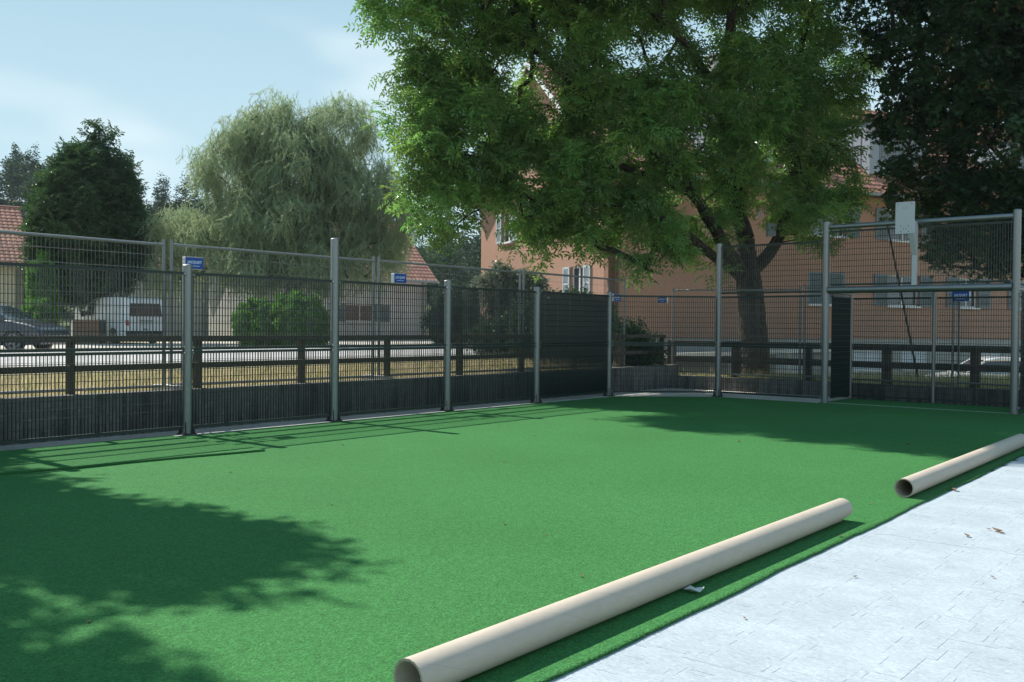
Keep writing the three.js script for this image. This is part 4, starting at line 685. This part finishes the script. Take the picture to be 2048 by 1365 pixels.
// fringe of turf fibres along the cut edges and on the near turf
{
  const r = rng(131), b = new MB(); for (let k = 0; k < 5; k++) { const a = r() * 6.28, h = 0.008 + r() * 0.009, o = V((r() - .5) * .012, 0, (r() - .5) * .012), s = V(-Math.sin(a), 0, Math.cos(a)).multiplyScalar(0.0012), tip = o.clone().add(V(Math.cos(a) * h * .9, h, Math.sin(a) * h * .9)); b.tri(o.clone().sub(s), o.clone().add(s), tip); }
  const g = b.geo(), L = [];
  const add = (x, y, z) => L.push(new THREE.Matrix4().compose(V(x, y, z), new THREE.Quaternion().setFromEuler(new THREE.Euler((r() - .5) * .6, r() * 6.28, (r() - .5) * .6)), V(1, 1, 1).multiplyScalar(0.4 + r() * .3)));
  for (let k = 0; k < 9000; k++) { const z = 3 + r() * 11; add(8.075 + (z + 1.2) * 0.0155 + 0.006 * (Math.sin(z * 2.3) + Math.sin(z * 5.1 + 1) * .6) - 0.004 + (r() - .5) * 0.012, -0.012 + r() * 0.012, z); }
  for (let k = 0; k < 3500; k++) { const z = 9.5 + r() * 4; add(mix(2.0, 1.66, (z - 9.5) / 2.6) + 0.008 * (Math.sin(z * 1.5 * 2.3) + Math.sin(z * 1.5 * 5.1 + 1) * .6) - r() * .01, 0.006 + r() * 0.014, z); }
  const im = new THREE.InstancedMesh(g, M.blade, L.length), cc = new THREE.Color(); L.forEach((m, k) => { im.setMatrixAt(k, m); const t = 0.6 + r() * 0.8; im.setColorAt(k, cc.setRGB(t * (r() < .04 ? 2.5 : 1), t, t)); });
  im.name = 'turf_fibres'; im.userData = { kind: 'stuff', label: 'short green turf fibres fraying along the cut turf edges', category: 'turf fibres' }; im.castShadow = im.receiveShadow = true; scene.add(im);
}

// ------------------------------------------------------------------ vehicles
function extrudeBody(pts, width, bevel, curve = 0) { const s = new THREE.Shape(); s.moveTo(pts[0][0], pts[0][1]); for (const q of pts.slice(1)) q.length === 2 ? s.lineTo(...q) : q.length === 4 ? s.quadraticCurveTo(...q) : s.absarc(...q); const g = new THREE.ExtrudeGeometry(s, { depth: width - 2 * bevel, bevelEnabled: true, bevelThickness: bevel, bevelSize: bevel * 0.5, bevelSegments: 4, curveSegments: 10 }); g.translate(0, 0, -(width / 2 - bevel)); void curve; return g; }
function taper(g, y0, y1, k) { const p = g.attributes.position; for (let i = 0; i < p.count; i++) { const y = p.getY(i); if (y > y0) p.setZ(i, p.getZ(i) * (1 - k * Math.pow((y - y0) / (y1 - y0), 1.3))); } g.computeVertexNormals(); return g; }
function wheel(parent, x, z, r = 0.31) { const w = part('wheel', new THREE.CylinderGeometry(r, r, 0.2, 24).rotateX(Math.PI / 2), M.black, parent, V(x, r, z)); const rim = new MB(), s = Math.sign(z); rim.tube([V(0, 0, s * 0.085), V(0, 0, s * 0.106)], r * 0.3, 14); for (let k = 0; k < 5; k++) { const a = k / 5 * 6.283; rim.beam(V(0, 0, s * 0.1), V(Math.cos(a) * r * .68, Math.sin(a) * r * .68, s * 0.098), 0.02, 0.06); } const ring = new THREE.TorusGeometry(r * 0.68, 0.025, 6, 24); ring.translate(0, 0, s * 0.098); const rg = rim.geo(); part('rim', mergeGeometries([rg, ring]), M.zinc, w); return w; }
function paint(r, g, b) { return phys({ color: lin(r, g, b), roughness: 0.4, clearcoat: 1, clearcoatRoughness: 0.06 }); }
M.lampRed = std({ color: lin(0.5, 0.02, 0.02), roughness: 0.25 }); M.lampClear = std({ color: lin(0.6, 0.62, 0.64), roughness: 0.2 }); M.trim = std({ color: lin(0.02, 0.02, 0.022), roughness: 0.7 });
{ // white van, front towards -x local, rear at x = 0
  const h = 50 * Math.PI / 180, dir = [-Math.sin(h), Math.cos(h)], wx = dir[0] * RT[0] + dir[1] * FW[0], wz = dir[0] * RT[1] + dir[1] * FW[1];   // heading
  const t = thing('van', 'white delivery van parked with its rear doors towards the street', 'van', W(-15.75, LEVEL + 0.02, 41), Math.atan2(wz, -wx)), c = paint(0.82, 0.83, 0.84);
  const body = extrudeBody([[0.06, 0.3], [0.0, 0.95], [-0.07, 1.85], [-0.22, 1.93, -0.3, 1.95], [-2.6, 1.96], [-3.1, 1.95, -3.35, 1.8], [-4.05, 1.18], [-4.7, 1.03, -4.82, 0.85], [-4.85, 0.32], [-4.32, 0.3], [-3.98, 0.34, 0.34, 0, Math.PI, false].slice(0, 0).length ? [0, 0] : [-4.3, 0.45], [-4.2, 0.66, -3.95, 0.68], [-3.7, 0.66, -3.6, 0.45], [-3.6, 0.3], [-1.3, 0.3], [-1.3, 0.45], [-1.2, 0.66, -0.95, 0.68], [-0.7, 0.66, -0.6, 0.45], [-0.6, 0.3]], 1.9, 0.1);
  part('body', taper(body, 1.0, 1.96, 0.13), c, t);
  for (const x of [-3.95, -0.95]) for (const z of [-0.86, 0.86]) wheel(t, x, z, 0.33);
  const inset = (y) => 1 - 0.13 * Math.pow(Math.max(0, y - 1) / 0.96, 1.3), side = (pts, s) => { const b = new MB(), q = pts.map(([x, y]) => V(x, y, s * (0.953 * inset(y)))); for (let k = 1; k < q.length - 1; k++) s > 0 ? b.tri(q[0], q[k], q[k + 1]) : b.tri(q[0], q[k + 1], q[k]); return b; };
  for (const s of [-1, 1]) { part('side_window', side([[-3.55, 1.22], [-2.75, 1.2], [-2.75, 1.75], [-3.1, 1.75]], s), M.glass, t); part('door_seam', new MB().box(-2.65, 1.05, s * 0.95 * inset(1.05), 0.015, 1.3, 0.01), M.trim, t); part('side_moulding', new MB().box(-2.3, 0.72, s * 0.957, 3.0, 0.06, 0.02), c, t); const m = part('mirror', new RoundedBoxGeometry(0.12, 0.26, 0.2, 2, 0.04), M.trim, t, V(-3.45, 1.28, s * 1.05)); void m; }
  const rear = (y0, y1, z0, z1, m, name, o = 0.115) => { const X = (y) => 0.0 - 0.078 * (y - 0.95) + o * 0 + (y < 0.95 ? 0.09 * (0.95 - y) : 0) + 0.062, b = new MB(); b.quad(V(X(y0), y0, z1 * inset(y0)), V(X(y0), y0, z0 * inset(y0)), V(X(y1), y1, z0 * inset(y1)), V(X(y1), y1, z1 * inset(y1)), 1, 1); return part(name, b, m, t); };
  rear(1.17, 1.72, -0.76, 0.76, M.glass, 'rear_window');
  for (const s of [-1, 1]) { rear(0.78, 1.0, Math.min(s * 0.78, s * 0.93), Math.max(s * 0.78, s * 0.93), M.lampRed, 'tail_light'); part('tail_light_lens', new MB().box(0.065, 0.88, s * 0.86, 0.02, 0.07, 0.12), M.lampClear, t); }
  part('bumper', new RoundedBoxGeometry(0.16, 0.22, 1.86, 2, 0.05), M.trim, t, V(0.06, 0.43, 0));
  part('number_plate', new MB().box(0.085, 0.88, 0.0, 0.015, 0.11, 0.5), M.frameWhite, t); part('plate_recess', new MB().box(0.072, 0.98, 0, 0.02, 0.04, 0.62), M.trim, t); part('door_handle', new MB().box(0.1, 0.62, 0.05, 0.03, 0.04, 0.2), M.trim, t);
  part('roof_edge', new MB().box(-0.06, 1.86, 0, 0.05, 0.05, 1.3), M.lampRed, t);
}
function sedan(name, label, pos, ry, c) {   // front towards +x local, centre of wheelbase at origin
  const t = thing(name, label, 'car', pos, ry);
  const body = extrudeBody([[-2.15, 0.32], [-2.22, 0.6], [-2.15, 0.9, -1.9, 0.96], [-1.2, 0.98], [0.75, 0.95], [1.55, 0.86, 1.95, 0.72], [2.15, 0.62, 2.15, 0.5], [2.12, 0.28], [1.72, 0.26], [1.7, 0.45], [1.6, 0.66, 1.32, 0.68], [1.05, 0.66, 0.95, 0.45], [0.93, 0.24], [-0.93, 0.24], [-0.95, 0.45], [-1.05, 0.66, -1.32, 0.68], [-1.6, 0.66, -1.7, 0.45], [-1.72, 0.3]], 1.76, 0.12);
  part('body', taper(body, 0.6, 1.0, 0.06), c, t);
  const cab = extrudeBody([[-1.75, 0.93], [-1.35, 1.3, -1.0, 1.38], [-0.4, 1.45, 0.0, 1.42], [0.35, 1.38, 0.45, 1.32], [1.05, 0.92]], 1.5, 0.1); part('windows', taper(cab, 0.9, 1.44, 0.2), M.glass, t);
  const roof = extrudeBody([[-1.1, 1.345], [-0.6, 1.46, 0.0, 1.44], [0.35, 1.4, 0.42, 1.345], [0.2, 1.37], [-0.4, 1.41, -0.9, 1.36]], 1.3, 0.08); part('roof', roof, c, t);
  for (const s of [-1, 1]) { const zz = (y) => s * (0.765 - 0.15 * Math.pow((y - 0.9) / 0.54, 1.3)), pil = new MB(); pil.tube([V(1.08, 0.94, zz(0.94)), V(0.44, 1.36, zz(1.36))], 0.035, 6); pil.tube([V(-0.35, 0.95, zz(0.95)), V(-0.4, 1.4, zz(1.4))], 0.04, 6); pil.tube([V(-1.7, 0.95, zz(0.95)), V(-1.0, 1.36, zz(1.36))], 0.06, 6); pil.tube([V(0.44, 1.36, zz(1.36)), V(-0.3, 1.43, zz(1.42)), V(-1.0, 1.37, zz(1.36))], 0.03, 6); part('pillar', pil, c, t); part('mirror', new RoundedBoxGeometry(0.14, 0.12, 0.16, 2, 0.04), c, t, V(0.75, 1.0, s * 0.92)); part('headlight', new RoundedBoxGeometry(0.34, 0.13, 0.28, 2, 0.05), M.lampClear, t, V(1.9, 0.66, s * 0.64)); part('tail_light', new RoundedBoxGeometry(0.2, 0.16, 0.3, 2, 0.04), M.lampRed, t, V(-2.1, 0.8, s * 0.65)); part('door_seam', new MB().box(-0.35, 0.62, s * 0.886, 0.012, 0.6, 0.012), M.trim, t); part('door_handle', new MB().box(-0.15, 0.8, s * 0.882, 0.18, 0.03, 0.03), c, t); }
  for (const x of [-1.32, 1.32]) for (const z of [-0.78, 0.78]) wheel(t, x, z, 0.31);
  part('bumper', new RoundedBoxGeometry(0.12, 0.16, 1.6, 2, 0.05), M.trim, t, V(2.12, 0.38, 0));
  return t;
}
sedan('car', 'dark blue car parked by the cream house', W(-16.45, LEVEL + 0.0, 30), YAW - 0.06, paint(0.006, 0.014, 0.04));
sedan('car', 'white car parked below the bank in front of the orange building', W(15.1, -0.95, 30), YAW + Math.PI - 0.1, paint(0.72, 0.74, 0.76));
{ const t = thing('wooden_crate', 'brown slatted wooden crate box beside the van front', 'crate', W(-17.9, LEVEL, 40.5), YAW); for (let k = 0; k < 6; k++) part('board', new MB().box(0, 0.1 + k * 0.17, 0.4, 1.1, 0.15, 0.03), std({ color: lin(0.20 + k * .012, 0.13, 0.075), roughness: 0.9 }), t); for (const x of [-0.53, 0.53]) part('corner_post', new MB().box(x, 0.53, 0.36, 0.07, 1.05, 0.05), M.wood, t); part('side_panel', new MB().box(0.54, 0.53, 0, 0.03, 1.0, 0.7), M.wood, t); part('side_panel', new MB().box(-0.54, 0.53, 0, 0.03, 1.0, 0.7), M.wood, t); part('back_panel', new MB().box(0, 0.53, -0.36, 1.05, 1.0, 0.03), M.wood, t); }

// ------------------------------------------------------------------ small litter
function dryLeaf(x, z, s, ry, y, label, m = M.dryLeaf) {
  const b = new MB(), n = 5; let prev = null;
  for (let k = 0; k <= n; k++) { const t = k / n, w = Math.sin(Math.PI * Math.min(0.98, t * 0.95 + 0.03)) * 0.26 * s, yy = 0.004 + s * 0.32 * Math.pow(Math.abs(t - 0.45), 1.6) * 1.6, L = V((t - .5) * s, yy + w * 0.45, w), R = V((t - .5) * s, yy + w * 0.55, -w), C = V((t - .5) * s, yy, 0); if (prev) { b.quad(prev[0], prev[2], C, L); b.quad(prev[2], prev[1], R, C); } prev = [L, R, C]; }
  const o = solo('dry_leaf', b, m, label, 'leaf', 'dry leaves scattered on the court'); o.position.set(x, y, z); o.rotation.y = ry; return o;
}
{
  const r = rng(201), padY = -0.013, onPad = 'curled brown dry leaf lying on the blue pads', onTurf = 'tiny curled dry leaf lying on the green turf';
  for (const [x, z, s] of [[8.917, 8.554, 0.085], [8.95, 8.60, 0.05], [8.805, 8.863, 0.06], [8.234, 6.997, 0.09], [8.86, 8.53, 0.03], [8.62, 10.4, 0.03], [9.2, 9.9, 0.03], [8.5, 11.5, 0.025], [9.46, 10.35, 0.05]]) dryLeaf(x, z, s, r() * 6.28, padY, onPad);
  for (const [x, z, s] of [[5.334, 5.163, 0.06], [6.933, 4.038, 0.08], [6.324, 10.67, 0.035], [6.3, 13.553, 0.03], [7.513, 11.435, 0.03], [6.74, 10.76, 0.025], [3.2, 6.4, 0.05], [4.4, 8.4, 0.04], [2.6, 4.2, 0.05], [3.6, 3.2, 0.05], [5.6, 2.2, 0.07], [8.2, 9.5, 0.04], [7.94, 8.2, 0.03], [4.9, 11.0, 0.03], [2.2, 8.6, 0.05], [3.0, 10.6, 0.04]]) dryLeaf(x, z, s, r() * 6.28, 0.0, onTurf);
  const b = new MB(); const P = [[-0.05, 0, 0.02], [0.0, 0.015, 0.035], [0.05, 0.004, 0.025], [0.045, 0.02, -0.03], [0.0, 0.006, -0.02], [-0.04, 0.012, -0.035]].map((q) => V(...q)); for (let k = 1; k < 5; k++) b.tri(P[0], P[k], P[k + 1]);
  const o = solo('paper_scrap', b, M.paper, 'torn white paper scrap in the shadow beside the torn tube', 'paper'); o.position.set(8.12, 0.012, 11.3);
}

scene.fog = new THREE.FogExp2(lin(0.80, 0.90, 1.0), 0.00028);

const renderer = new THREE.WebGLRenderer({ antialias: true });
renderer.setSize(1024, 682);
renderer.shadowMap.enabled = true; renderer.shadowMap.type = THREE.PCFSoftShadowMap;
renderer.toneMapping = THREE.LinearToneMapping;
renderer.toneMappingExposure = EXPOSURE;
renderer.render(scene, camera);
